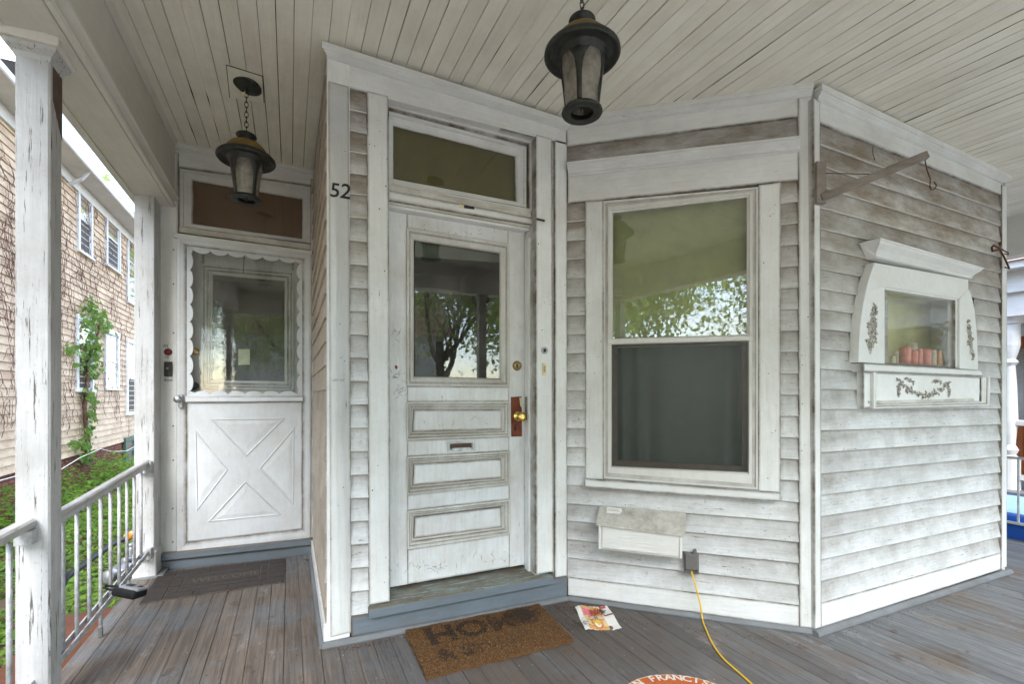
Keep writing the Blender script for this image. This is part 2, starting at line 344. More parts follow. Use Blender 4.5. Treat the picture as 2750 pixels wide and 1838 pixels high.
class G:
    "collects pieces of one mesh"
    def __init__(s): s.v = []; s.f = []; s.a = []
    def add(s, vs, fs, a=None):
        k = len(s.v); s.v += [Vector(v) for v in vs]; s.a += list(a) if a else [0.0] * len(vs); s.f += [tuple(i + k for i in f) for f in fs]; return s
    def box(s, x0, x1, y0, y1, z0, z1):
        return s.add([(x0,y0,z0),(x1,y0,z0),(x1,y0,z1),(x0,y0,z1),(x0,y1,z0),(x1,y1,z0),(x1,y1,z1),(x0,y1,z1)], BF)
    def slab(s, P, pts, fr, bk):
        a = [P.at(x, y, fr) for x, y in pts]
        b = [q - P.n * (fr - bk) for q in a]
        n = len(a)
        if n == 4:
            W = min((a[1] - a[0]).length, (a[2] - a[3]).length); H = min((a[3] - a[0]).length, (a[2] - a[1]).length); e = .014
            if min(W, H) > .034:
                def bl(u, v): return a[0].lerp(a[1], u).lerp(a[3].lerp(a[2], u), v)
                ins = [bl(e/W, e/H), bl(1-e/W, e/H), bl(1-e/W, 1-e/H), bl(e/W, 1-e/H)]
                return s.add(a + b + ins, [(8,11,10,9), (4,5,6,7)] + [(i, 8+i, 8+(i+1) % 4, (i+1) % 4)[::1] for i in range(4)] + [(i, (i+1) % 4, (i+1) % 4 + 4, i + 4) for i in range(4)],
                             [1.0]*4 + [.15]*4 + [0.0]*4)
        return s.add(a + b, [tuple(range(n))[::-1], tuple(range(n, 2*n))] + [(i, (i+1) % n, (i+1) % n + n, i + n) for i in range(n)])
    def tube(s, pts, r, n=8, caps=True):
        pts = [Vector(p) for p in pts]; rs = r if isinstance(r, (list, tuple)) else [r] * len(pts)
        rings = []; up = Vector((0,0,1)); prev = None
        for i, p in enumerate(pts):
            d = (pts[min(i+1, len(pts)-1)] - pts[max(i-1, 0)])
            if d.length < 1e-9: d = Vector((0,0,1))
            d.normalize()
            if prev is None:
                a = d.cross(up if abs(d.z) < .9 else Vector((1,0,0))).normalized()
            else:
                a = (prev - d * prev.dot(d));
                a = a.normalized() if a.length > 1e-6 else d.cross(up).normalized()
            prev = a; b = d.cross(a)
            rings.append([p + (a * math.cos(2*math.pi*k/n) + b * math.sin(2*math.pi*k/n)) * rs[i] for k in range(n)])
        vs = [v for rg in rings for v in rg]; fs = []
        for i in range(len(rings) - 1):
            for k in range(n):
                fs.append((i*n+k, i*n+(k+1)%n, (i+1)*n+(k+1)%n, (i+1)*n+k))
        if caps: fs += [tuple(range(n))[::-1], tuple(range((len(rings)-1)*n, len(rings)*n))]
        return s.add(vs, fs)
    def lathe(s, prof, c, axis=Vector((0,0,1)), n=24, a0=0, a1=2*math.pi, closed=True):
        c = Vector(c); ax = axis.normalized(); u = ax.cross(Vector((1,0,0)) if abs(ax.x) < .9 else Vector((0,1,0))).normalized(); w_ = ax.cross(u)
        m = n if closed else n + 1; vs = []
        for r, z in prof:
            for k in range(m):
                t = a0 + (a1 - a0) * k / n
                vs.append(c + ax * z + (u * math.cos(t) + w_ * math.sin(t)) * r)
        fs = []
        for i in range(len(prof) - 1):
            for k in range(n):
                k2 = (k + 1) % m if closed else k + 1
                fs.append((i*m+k, i*m+k2, (i+1)*m+k2, (i+1)*m+k))
        return s.add(vs, fs)
    def ring(s, P, outer, inner, prof, base=0.0):
        "picture-frame moulding; prof = [(t, off)] from outer (t=0) to inner (t=1)"
        O = [P.at(x, y, base) for x, y in outer]; I = [P.at(x, y, base) for x, y in inner]
        vs = []
        for t, off in prof:
            vs += [O[k].lerp(I[k], t) + P.n * off for k in range(4)]
        fs = []; at = []
        for i, (t, off) in enumerate(prof):
            lo_ = i == 0 or i == len(prof) - 1 or (off < prof[i-1][1] and off <= prof[i+1][1])
            at += ([.95 if lo_ else .12] * 2 + [1.0 if lo_ else .28] * 2)
        for i in range(len(prof) - 1):
            for k in range(4):
                fs.append((i*4+k, (i+1)*4+k, (i+1)*4+(k+1)%4, i*4+(k+1)%4))
        return s.add(vs, fs, at)
    def mk(s, name, mat, parent=None, **kw): return mk(name, s.v, s.f, mat, parent, attr=s.a, **kw)
def board(name, P, pts, fr, bk, mat, parent, bevel=.0025):
    return G().slab(P, pts, fr, bk).mk(name, mat, parent, bevel=bevel)
def disc_on(P, px, py, r, off, prof, mat, name, parent, n=20):
    c = P.at(px, py, off); return G().lathe(prof, c, P.n, n).mk(name, mat, parent, smooth=True)
def lerp(a, b, t): return a + (b - a) * t
def cuts(v, d=2): return v
def text_geo(s, size=1.0, shear=0.0, ext=0.0, font_off=0.0, align='LEFT'):
    c = bpy.data.curves.new('t', 'FONT'); c.body = s; c.size = size; c.shear = shear; c.extrude = ext; c.offset = font_off; c.align_x = align
    c.resolution_u = 3
    o = bpy.data.objects.new('t', c); COL.objects.link(o)
    dg = bpy.context.evaluated_depsgraph_get(); me = o.evaluated_get(dg).to_mesh()
    vs = [v.co.copy() for v in me.vertices]; fs = [tuple(p.vertices) for p in me.polygons]
    o.evaluated_get(dg).to_mesh_clear(); bpy.data.objects.remove(o); bpy.data.curves.remove(c)
    return vs, fs
def text_on(P, s, px, py, h_px, off, mat, name, parent, shear=0, ang=0, bold=0, wide=1.0):
    "flat lettering on a wall; px,py = lower left corner, h_px its cap height in photo pixels"
    o = P.at(px, py, off); hh = (P.at(px, py - h_px, off) - o).length
    vs, fs = text_geo(s, hh / .70, shear, .0006, bold)
    ca, sa = math.cos(ang), math.sin(ang)
    out = [o + P.d * -1 * 0 + (-P.d if False else P.d) * ((v.x * wide) * ca - v.y * sa) + Vector((0,0,1)) * (v.x * wide * sa + v.y * ca) + P.n * v.z for v in vs]
    return mk(name, out, fs, mat, parent)
# the wall's own "right" must be screen right
for P in (PB, PC, PD, PS):
    if P.d.dot(RV) < 0: P.d = -P.d

def clap(P, x0t, x0b, x1t, x1b, ys0, ys1, mat, parent, base=-.012, name='clapboard', jit=.0012, skip=None):
    "courses; ys0/ys1 = course lines on the left / right end, top to bottom"
    n = len(ys0) - 1; out = []
    for i in range(n):
        def X0(y): return lerp(x0t, x0b, (y - ys0[0]) / (ys0[-1] - ys0[0]))
        def X1(y): return lerp(x1t, x1b, (y - ys1[0]) / (ys1[-1] - ys1[0]))
        segs = [(0.0, 1.0)]
        if skip and skip[0] <= i <= skip[1]: segs = [(0.0, skip[2]), (skip[3], 1.0)]
        j0 = random.uniform(-jit, jit); j1 = random.uniform(-jit, jit)
        for s0, s1 in segs:
            TL = P.at(X0(ys0[i]), ys0[i], base + .000); TR = P.at(X1(ys1[i]), ys1[i], base + .000)
            BL = P.at(X0(ys0[i+1]), ys0[i+1], base + .017); BR = P.at(X1(ys1[i+1]), ys1[i+1], base + .017)
            a, b = TL.lerp(TR, s0), TL.lerp(TR, s1); c, d = BL.lerp(BR, s1), BL.lerp(BR, s0)
            up = Vector((0,0,.006)); z = Vector((0,0,1))
            a = a + up; b = b + up; c = c + z * j1; d = d + z * j0
            n_ = P.n
            k = 5   # a few stations along the board so its lower edge is not a ruled line
            v = []; f = []
            at = []
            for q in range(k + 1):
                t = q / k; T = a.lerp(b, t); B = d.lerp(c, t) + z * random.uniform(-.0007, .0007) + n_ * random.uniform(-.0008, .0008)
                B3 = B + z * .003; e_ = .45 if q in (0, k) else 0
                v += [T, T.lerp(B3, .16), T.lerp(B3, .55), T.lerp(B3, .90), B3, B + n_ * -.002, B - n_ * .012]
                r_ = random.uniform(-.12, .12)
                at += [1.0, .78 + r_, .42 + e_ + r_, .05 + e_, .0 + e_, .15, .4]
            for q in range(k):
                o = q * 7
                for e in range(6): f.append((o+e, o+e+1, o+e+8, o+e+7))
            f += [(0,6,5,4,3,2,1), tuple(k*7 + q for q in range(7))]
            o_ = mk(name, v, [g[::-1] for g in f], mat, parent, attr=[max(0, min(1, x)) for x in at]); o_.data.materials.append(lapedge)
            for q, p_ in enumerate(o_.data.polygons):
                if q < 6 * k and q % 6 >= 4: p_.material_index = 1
            out.append(o_)
    return out
def ylist(*segs):
    "linear course lines from y0 to y1 in n steps, chained"
    out = []
    for y0, y1, n in segs:
        for i in range(n): out.append(lerp(y0, y1, i / n))
    out.append(segs[-1][1]); return out

# ================================================================== SETTING: ground and porch
GZ = -1.0
gv = []; gf = []
N = 44
for i in range(N + 1):
    for j in range(N + 1):
        def sp(k): t = (k / N - .5) * 2; return math.copysign(abs(t) ** 2.6 * 260, t)
        x = sp(i); y = sp(j); near = max(abs(x), abs(y)) < 30
        gv.append((x, y, GZ + (.10 * noise.noise(Vector((x*.6, y*.6, 0))) if near and x < -.9 else 0)))
for i in range(N):
    for j in range(N):
        a = i * (N + 1) + j; gf.append((a, a + N + 1, a + N + 2, a + 1))
tag(mk('ground', gv, gf, groundM, smooth=True), kind='structure')
tag(G().box(-120, 120, -21, -14.5, GZ + .03, GZ + .12).mk('road', asphalt), kind='structure')
bounce_concrete = plain('bounce_concrete', (.66,.62,.52), .85, nscale=5, var=.15)  # lightened and warmed so it bounces fill onto ceiling and upper trim
tag(G().box(-60, 60, -12.6, -10.2, GZ + .03, GZ + .16).mk('pavement', bounce_concrete), kind='structure')
tag(G().box(-3.0, 7.6, -10.15, -.75, GZ + .03, GZ + .14).mk('front_bounce_slab', bounce_concrete), kind='structure')  # added out of view: pale slab that bounces light up under the porch

# porch floor boards run away from the front wall
XL, XR, YF = -.885, 6.0, -.62
def wall_y(x):
    if x < .163: return 3.80
    if x < 1.511: return 2.42
    if x < 2.496: return lerp(2.40, 1.53, (x - 1.511) / .985) + .03
    if x < 4.735: return 1.56
    return 6.0
pf = empty('porch_floor', (XL, YF, 0), kind='structure', label='grey painted porch floor of narrow worn boards')
x = XL; k = 0
PITCH = .0785
while x < XR:
    x1 = min(x + PITCH + random.uniform(-.002, .002), XR); g = random.choice([.0008, .0012, .002, .0028])
    xm = (x + x1) / 2; ye = max(wall_y(x), wall_y(x1)) + .02
    y0 = YF + random.uniform(-.012, .012)
    top = random.uniform(-.0010, .0010); bow = random.uniform(-.0009, .0009)
    n = 8; v = []; f = []
    for q in range(n + 1):
        y = lerp(y0, ye, q / n); w_ = random.uniform(-.0005, .0005)
        for (xx, dz) in ((x + g/2, -.022), (x + g/2 + w_, -.0018), (x + g/2 + .0025 + w_, 0), (x1 - g/2 - .0025 + w_, bow), (x1 - g/2 + w_, -.0018), (x1 - g/2, -.022)):
            v.append((xx, y, zf(xx, y) + dz + top))
    for q in range(n):
        o = q * 6
        for e in range(5): f.append((o+e, o+e+1, o+e+7, o+e+6))
    f += [tuple(range(6))[::-1], tuple(n*6 + i for i in range(6))]
    mk('floor_board', v, [q[::-1] for q in f], floorM, pf); x = x1
sub = G(); sub.add([(XL+.02, YF+.03, zf(XL,0)-.024),(XR-.02, YF+.03, zf(XR,0)-.024),(XR-.02, 6, zf(XR,0)-.024),(XL+.02, 6, zf(XL,0)-.024),
                    (XL+.02, YF+.03, -.2),(XR-.02, YF+.03, -.2),(XR-.02, 6, -.2),(XL+.02, 6, -.2)], BF)
sub.mk('subfloor', dark, pf)
G().box(XL + .015, XL + .04, YF + .05, 3.9, -.24, -.035).mk('rim_board', trimH, pf)
sk = G()
sk.box(XL + .05, XL + .07, YF + .1, 3.8, GZ - .1, -.2).box(XL + .05, XR, YF + .08, YF + .1, GZ - .1, -.2).mk('skirt_wall', brickM, pf)

# porch ceiling boards
pc = empty('porch_ceiling', (XL, YF, 2.86), kind='structure', label='porch ceiling of narrow painted boards with open seams')
x = -.72; CP = .0737
while x < 5.75:
    x1 = x + CP; g = random.choices([.0012, .0026, .0042, .0075], [4, 4, 3, 1])[0]
    ye = max(wall_y(x), wall_y(x1)) + .12; y0 = -.40
    n = 6; v = []; f = []; sag = random.uniform(-.0022, .0012)
    for q in range(n + 1):
        y = lerp(y0, ye, q / n); w_ = random.uniform(-.0010, .0010); g2 = max(.0003, g + random.uniform(-.0022, .0018))
        for (xx, dz) in ((x + g2/2, .012), (x + g2/2 + w_*.5, .0012), (x + g2/2 + .002, 0), (x1 - g2/2 - .002, 0), (x1 - g2/2, .0012), (x1 - g2/2, .012)):
            v.append((xx, y, zc(xx, y) + dz + sag))
    for q in range(n):
        o = q * 6
        for e in range(5): f.append((o+e, o+e+1, o+e+7, o+e+6))
    f += [tuple(range(6)), tuple(n*6 + i for i in range(6))]
    mk('ceiling_board', v, f, ceilM, pc); x = x1
random.seed(33); g = G()
for k in range(120):
    xs = -.72 + CP * random.randint(1, 86); ye = wall_y(xs); ya = random.uniform(-.2, max(.2, ye - .15)); ln = random.uniform(.06, .55); yb = min(ya + ln, ye + .05); w_ = random.uniform(.0008, .0034)
    if random.random() < .12: w_ *= 2.2
    g.add([(xs, ya, zc(xs, ya) - .0022), (xs + w_, (ya+yb)/2, zc(xs, ya) - .0022 + .02*(yb-ya)/2), (xs, yb, zc(xs, yb) - .0022), (xs - w_, (ya+yb)/2, zc(xs, ya) - .0022 + .02*(yb-ya)/2)], [(0,1,2,3)])
g.mk('open_seams', dark, pc)['kind'] = 'stuff'
rf = [(-1.25,-1.0),(6.4,-1.0),(6.4,7.0),(-1.25,7.0)]
mk('roof_deck', [(a, b, zc(a, b) + .014) for a, b in rf] + [(a, b, zc(a, b) + .20) for a, b in rf], BF, dark, pc)
# joint cut round the far lantern's mount: a square let-in patch
def ceil_at(px, py, h=0):
    r = ray(px, py); t = 1
    for _ in range(12):
        q = EYE + r * t; t = (zc(q.x, q.y) - h - EYE.z) / r.z
    return EYE + r * t
quad = [(608, 175), (705, 205), (709, 276), (617, 262)]
q4 = [ceil_at(a, b, .003) for a, b in quad]
mk('patch_board', q4 + [p + Vector((0,0,.02)) for p in q4], BF, ceilM, pc, bevel=.0015)
for (a, b) in ((0, 1), (1, 2), (0, 3)):
    m_ = G().tube([q4[a] + Vector((0,0,.0015)), q4[b] + Vector((0,0,.0015))], .0022, 5); m_.mk('open_joint', dark, pc)

# ================================================================== HOUSE
HS = empty('house', (.163, 2.393, 0), 'old white clapboard house front with two doors, window and angled bay', 'house')
# -- wall B
hdr = [(880,150),(1522,338),(1522,381),(1488,381.5),(1439,366),(1043,262),(985,248),(938,236),(880,222)]
def strip(P, a, b, fr, bk, mat, name='trim_board', bevel=.0025):
    "board between upper line a=((x0,y0),(x1,y1)) and lower line b"
    return board(name, P, [a[0], a[1], b[1], b[0]], fr, bk, mat, HS, bevel)
strip(PB, ((880,150),(1522,338)), ((880,222),(1522,389)), .004, -.05, trimH, 'frieze_board')
board('corner_board', PB, [(880,215),(938,231),(944,1701),(886,1716)], .006, -.05, trimV, HS)
board('door_casing', PB, [(985,243),(1043,257),(1047.5,1617),(990.5,1627)], .006, -.14, trimV, HS)
board('door_casing', PB, [(1439,360),(1482,372),(1486.5,1537),(1440,1545)], .006, -.14, trimV, HS)
board('door_casing', PB, [(1482,372),(1490,374),(1491,1548),(1486.5,1545)], -.012, -.05, trimG, HS, 0)
board('corner_board', PB, [(1490,374),(1523,383),(1523.5,1549),(1491,1553)], .004, -.05, trimV, HS)
strip(PB, ((1036,240),(1446,360)), ((1036,263),(1446,368.5)), .0055, -.14, trimH, 'door_head_casing')
clap(PB, 937.5, 943.5, 985.5, 991, ylist((236,520,5),(520,1655,18)), ylist((248,525,5),(525,1650,18)), siding, HS)
board('wall_core', PB, [(935,225),(990,240),(993,1660),(938,1665)], -.016, -.06, dark, HS, 0)
# side of the left corner board and side wall
G().box(.163-.004, .163+.10, 2.387, 2.393+.012, .02, 2.92).mk('corner_board', trimV, HS, bevel=.002)
n = 24
for i in range(n):
    z0 = .06 + i * (2.80 / n); z1 = z0 + 2.80 / n + .01; y0, y1 = 2.41, 3.876
    xf = .163
    v = [(xf - .012, y0, z0), (xf - .012, y1, z0), (xf - .001, y1, z1), (xf - .001, y0, z1), (xf + .01, y0, z0), (xf + .01, y1, z0), (xf + .01, y1, z1), (xf + .01, y0, z1)]
    mk('clapboard', v, BF, sidingR, HS)
G().box(.176, .30, 2.42, 3.95, -.1, 2.95).mk('wall_core', dark, HS)
G().box(.145, .163, 2.40, 3.87, -.02, .10).mk('base_board', trimH, HS, bevel=.002)
G().tube([(.140, 2.37, .004), (.140, 3.86, .004)], .016, 8).mk('shoe_moulding', floorgrey, HS)
# crown B
def crown(P, T0, T1, B0, B1, proj, mat, ext0=0, ext1=0, rise=.03):
    "T0,T1 upper line; B0,B1 lower line, both as seen; profile projects proj at the top"
    tb0, tb1 = P.at(*B0, .010), P.at(*B1, .010)
    t0, t1 = P.at(*T0, proj), P.at(*T1, proj)
    d = (tb1 - tb0).normalized()
    prof = [(0, 0), (.10, .30), (.22, .18), (.45, .30), (.70, .75), (.86, .80), (.87, 1.0), (1.0, 1.0)]
    v = []; n_ = P.n
    for e, (bq, tq, sgn) in enumerate(((tb0, t0, -1), (tb1, t1, 1))):
        for h, o in prof:
            z = lerp(bq.z, tq.z, h); base = bq - n_ * .010; x = base + n_ * (.010 + (proj - .010) * o); ex = (ext0 if e == 0 else ext1)
            x = x + d * sgn * ex * o
            v.append(Vector((x.x, x.y, z)))
        q = v[-1].copy(); q.z += rise; v.append(q)
        q2 = bq - n_ * .05; v.append(Vector((q2.x, q2.y, q.z))); v.append(Vector((q2.x, q2.y, bq.z)))
    m = len(prof) + 3
    f = [(i, (i + 1) % m, (i + 1) % m + m, i + m) for i in range(m)] + [tuple(range(m))[::-1], tuple(range(m, 2 * m))]
    return mk('crown_moulding', v, f, mat, HS)
crown(PB, (866,126),(1522,333),(882,156),(1522,349), .045, trimH, .03, 0)
# riser and sill of the front step
strip(PB, ((944,1659),(1524,1548)), ((944,1712),(1524,1604)), .012, -.2, bluegrey, 'riser_board')
# shoe mouldings along the floor
def shoe(P, a, b, r=.017, e0=0, e1=0):
    p, q = P.at(*a, .02), P.at(*b, .02); d = (q - p).normalized(); p = p - d * e0; q = q + d * e1
    p.z = zf(p.x, p.y) + .006; q.z = zf(q.x, q.y) + .006
    G().tube([p, q], r, 10).mk('shoe_moulding', floorgrey, HS, smooth=False)
shoe(PB, (878,1735),(1522,1606), .02, .02, 0)
shoe(PC, (1526,1606),(2188,1700), .018)
shoe(PD, (2195,1700),(2705,1530), .022, .02, .04)
# front door threshold: ledge with a bullnose front
tl = [PB.at(992,1640,.045), PB.at(1487,1549,.045)]
zt = (tl[0].z + tl[1].z) / 2
v = [(tl[0].x, 2.393-.045, tl[0].z), (tl[1].x, 2.393-.045, tl[1].z), (tl[1].x, 2.60, tl[1].z+.012), (tl[0].x, 2.60, tl[0].z+.012)]
mk('threshold', [(a, b, c - .038) for a, b, c in v] + v, [(3,2,1,0),(4,5,6,7),(0,1,5,4),(1,2,6,5),(2,3,7,6),(3,0,4,7)], ledgeM, HS, bevel=.004)
v2 = [(a, (b if b > 2.5 else 2.393 - .0475), c) for a, b, c in v]
mk('threshold_nosing', [(v[0][0]-.002, 2.393-.049, v[0][2]-.042),(v[1][0]+.002, 2.393-.049, v[1][2]-.042),(v[1][0]+.002, 2.393-.049, v[1][2]-.002),(v[0][0]-.002, 2.393-.049, v[0][2]-.002),
    (v[0][0]-.002, 2.393-.0455, v[0][2]-.042),(v[1][0]+.002, 2.393-.0455, v[1][2]-.042),(v[1][0]+.002, 2.393-.0455, v[1][2]-.002),(v[0][0]-.002, 2.393-.0455, v[0][2]-.002)], BF, bluegrey, HS, bevel=.001)
# jambs (sides and head of the opening)
xl, xr = PB.at(1045, 1000).x, PB.at(1439.5, 1000).x
G().box(xr, xr + .03, 2.40, 2.56, .12, 2.60).mk('jamb', trimV, HS)
G().box(xl - .03, xl, 2.40, 2.56, .12, 2.60).mk('jamb', trimV, HS)
G().box(xr - .014, xr - .0005, 2.46, 2.512, .14, 2.14).mk('door_stop', trimV, HS, bevel=.002)
PJ = Plane((0, 2.52), (0, -1)); PJ.d = PB.d
# transom sash, set back
PT = Plane((0, 2.47), (0, -1)); PT.d = PB.d
TR = bpy.data.objects.new('transom_window', None); COL.objects.link(TR); TR.parent = HS
so_, si_ = [(1040,301),(1414,397),(1413,560),(1040,495)], [(1057.6,337),(1384,419),(1386,540),(1057.6,478)]
G().ring(PT, so_, si_, [(0,-.03),(0,.018),(.30,.018),(.34,.006),(.80,.004),(.86,-.002),(1,-.010)]).mk('sash', trimH, TR)
G().slab(PT, si_, -.008, -.011).mk('glass', glassT, TR)
G().slab(PT, [(1040,310),(1400,400),(1400,556),(1040,490)], -.03, -.034).mk('shade', tshade2, TR)
G().slab(PT, [(1036,262),(1440,366),(1440,400),(1036,303)], -.0, -.05).mk('head_reveal', trimH, TR)
G().ring(PT, [(1034,275),(1432,380),(1432,575),(1034,500)], [(1043,303),(1410,397),(1410,560),(1043,495)], [(0,-.01),(0,.03),(.6,.03),(.7,.018),(1,.018)]).mk('stop_moulding', trimH, TR)
# transom bar
strip(PT, ((1040,493),(1425,566)), ((1040,509),(1430,584)), .045, -.06, trimG, 'transom_sill', .004)
strip(PB, ((1043,511),(1439,588)), ((1043,538),(1437,605)), -.045, -.2, trimH, 'transom_bar', .003)
strip(PB, ((1043,538),(1437,605)), ((1043,546),(1425,612)), -.060, -.2, trimG, 'transom_bar', .003)
strip(PB, ((1043,546),(1425,612)), ((1043,556),(1418,620)), -.075, -.2, trimH, 'transom_bar', .003)
G().slab(PB, [(1247,550),(1274,554),(1274,562),(1247,558)], -.040, -.05).mk('catch_plate', blackmetal, HS)
G().slab(PB, [(1233,548),(1246,551),(1246,558),(1233,555)], -.040, -.05).mk('catch_plate', ivory, HS)
G().tube([PB.at(1441,588,.012), PB.at(1463,593,.03)], .006, 6).mk('closer_stub', blackmetal, HS)
# ---- front door leaf
FD = bpy.data.objects.new('front_door', None); COL.objects.link(FD); FD.parent = HS
FD['label'] = 'white panelled front door with large glass pane, mail slot and brass knob'
LF = [(1044,551),(1409,614),(1412,1517),(1048,1579)]
p0 = [(1092,614),(1366,658.5),(1367,1039.7),(1092,1037)]
p1 = [(1091.5,1080.4),(1368,1079.6),(1368.3,1172),(1092,1183)]
p2 = [(1092,1227.7),(1368.5,1213),(1369,1301),(1092.7,1330)]
p3 = [(1093,1373),(1369,1342.4),(1369.5,1435),(1093.5,1476)]
i0 = [(1113.7,644),(1343.5,679),(1343.5,1017),(1113.7,1011)]
i1 = [(1112,1102),(1347,1101.4),(1347,1153.6),(1109,1159.5)]
i2 = [(1111,1248.8),(1346,1234.6),(1347,1283.4),(1109,1303.8)]
i3 = [(1113.6,1391),(1346,1362.7),(1347,1415.6),(1111.6,1446)]
doorM = paint('door_paint', (.735,.76,.785), (.42,.38,.33), .50, (24,24,2.5), .335, (.13,.06,.03), .5, .8)
doorMG = paint('door_moulding_paint', (.72,.72,.70), (.30,.26,.20), .5, (24,24,3), .33, (.10,.07,.05), .5, 1.0, edge=.8)
grimeM = paint('settled_grime', (.40,.35,.28), (.10,.07,.045), .9, (3,3,30), .36, dirtscale=14)
board('stile', PJ, [LF[0], (1092,558.9), p0[0], p3[3], (1094,1571), LF[3]], 0, -.045, doorM, FD, .0015)
board('stile', PJ, [(1366,606.6), LF[1], LF[2], (1369.8,1524.2), p3[2], p0[1]], 0, -.045, doorM, FD, .0015)
def xat(a, b, x): return (x, lerp(a[1], b[1], (x - a[0]) / (b[0] - a[0])))
board('rail', PJ, [xat(LF[0],LF[1],1092), xat(LF[0],LF[1],1366), p0[1], p0[0]], -.0006, -.045, doorM, FD, .0015)
for a, b in ((p0, p1), (p1, p2), (p2, p3)):
    board('rail', PJ, [a[3], a[2], b[1], b[0]], -.0006, -.045, doorM, FD, .0015)
board('rail', PJ, [p3[3], p3[2], (1369.8,1524.2), (1094,1571)], -.0006, -.045, doorM, FD, .0015)
mprof = [(0,.0),(0,.010),(.18,.012),(.30,.004),(.38,.009),(.62,.001),(.72,.004),(.86,-.010),(1,-.014)]
for o_, i_ in ((p1,i1),(p2,i2),(p3,i3)):
    G().ring(PJ, o_, i_, mprof).mk('panel_moulding', doorMG, FD)
    G().slab(PJ, i_, -.011, -.03).mk('door_panel', doorM, FD)
    for t0_, t1_, of_ in ((.62,.74,.0045),(.28,.36,.0085),(.90,1.0,-.0095)):
        L0 = (lerp(o_[3][0], i_[3][0], t0_), lerp(o_[3][1], i_[3][1], t0_)); L1 = (lerp(o_[2][0], i_[2][0], t0_), lerp(o_[2][1], i_[2][1], t0_))
        L2 = (lerp(o_[3][0], i_[3][0], t1_), lerp(o_[3][1], i_[3][1], t1_)); L3 = (lerp(o_[2][0], i_[2][0], t1_), lerp(o_[2][1], i_[2][1], t1_))
        G().slab(PJ, [L2, L3, L1, L0], of_, of_ - .002).mk('dirt_ledge', grimeM, FD)
G().ring(PJ, p0, i0, [(0,.0),(0,.012),(.2,.013),(.35,.005),(.5,.009),(.7,.002),(.85,-.004),(1,-.016)]).mk('pane_moulding', doorMG, FD)
G().slab(PJ, i0, -.014, -.018).mk('glass', glassD, FD)
# room behind the door: dark, with a dim curtain edge
def room(P, quad, depth, mat, parent, grow=25, off=-.05):
    q = [(quad[0][0]-grow, quad[0][1]-grow), (quad[1][0]+grow, quad[1][1]-grow), (quad[2][0]+grow, quad[2][1]+grow), (quad[3][0]-grow, quad[3][1]+grow)]
    a = [P.at(x, y, off) for x, y in q]; b = [p - P.n * depth for p in a]
    return mk('room', a + b, [(4,5,6,7),(0,1,5,4),(1,2,6,5),(2,3,7,6),(3,0,4,7)], mat, parent)
room(PJ, i0, .9, darkroom, FD)
vs, fs = [], []
g = G(); a = PJ.at(1121, 655, -.10); b = PJ.at(1141, 1020, -.10)
for k in range(1): g.slab(PJ, [(1115,650),(1342,685),(1342,705),(1115,690)], -.06, -.065)
g.mk('shade_hem', curtain, FD)
# mail slot
MS = bpy.data.objects.new('mail_slot', None); COL.objects.link(MS); MS.parent = FD  # keep two levels: plate is built as parts of the door
bpy.data.objects.remove(MS)
ms = [(1200.7,1186),(1275,1183),(1276,1211),(1201,1215)]
G().ring(PJ, ms, [(1208,1192),(1268,1189.5),(1268,1204.5),(1208,1208)], [(0,.0),(0,.004),(.8,.004),(1,.0)]).mk('mail_slot_frame', steel, FD)
G().slab(PJ, [(1209,1193),(1267,1190.5),(1267,1203.5),(1209,1207)], .0008, -.004).mk('mail_slot_flap', plain('slot_brown', (.07,.035,.02), .6), FD)
G().slab(PJ, [(1214,1205),(1262,1202),(1264,1208),(1216,1211)], .006, .002).mk('mail_slot_lip', steel, FD)
# bolt, plate, knob
disc_on(PJ, 1388.5, 983, 0, 0, [(0,.014),(.010,.014),(.012,.018),(.0245,.012),(.0285,.006),(.030,0)], oldbrass, 'deadbolt', FD)
G().slab(PJ, [(1387.5,978),(1390.5,978),(1390.5,988),(1387.5,988)], .020, .010).mk('keyhole', blackmetal, FD)
G().slab(PJ, [(1372,1067),(1401,1065.5),(1402,1173),(1373,1174)], .0015, -.002).mk('bare_patch', redwood, FD)
disc_on(PJ, 1391, 1119, 0, 0, [(.034,0),(.034,.004),(.026,.010),(.014,.014),(.011,.030),(.020,.038),(.0265,.048),(.0275,.058),(.022,.066),(.010,.067),(0,.066)], brass, 'door_knob', FD)
disc_on(PJ, 1384, 1143, 0, 0, [(.007,0),(.007,.002),(0,.002)], blackp, 'old_keyhole', FD, 10)
G().slab(PJ, [(1380,1147),(1387,1147),(1386,1158),(1381,1158)], .0022, 0).mk('old_keyhole', blackp, FD)
G().slab(PJ, [(1395,1069),(1402,1069),(1402,1095),(1398,1092)], .0035, -.001).mk('paint_flake', ivory, FD)
mk('paint_chip', [PJ.at(x, y, .0006) for x, y in ((1060,984),(1063,981),(1068,985),(1067,990),(1064,993),(1061,989))], [(0,1,2,3,4,5)], redwood, FD)
random.seed(8); g = G()
for (cx_, cy_, n_, sp_) in ((1062, 1010, 16, 11), (1064, 1060, 14, 12), (1230, 632, 16, 60), (1150, 1530, 22, 40), (1230, 1142, 8, 40), (1330, 1500, 14, 30), (1060, 900, 6, 8)):
    for _ in range(n_):
        x_, y_ = cx_ + random.gauss(0, sp_), cy_ + random.gauss(0, 9)
        if not 1050 < x_ < 1405: continue
        pts_ = [PJ.at(x_, y_, .0012)]; a_ = random.choice([0, 1.4, .4]) + random.uniform(-.5, .5)
        for q_ in range(4):
            a_ += random.uniform(-.6, .6); l_ = random.uniform(.004, .012); pts_.append(pts_[-1] + PJ.d * math.cos(a_) * l_ + Vector((0,0,math.sin(a_) * l_)))
        g.tube(pts_, [.0002, .0009, .0011, .0007, .0002], 4, False)
g.mk('paint_cracks', grimeM, FD)['kind'] = 'stuff'
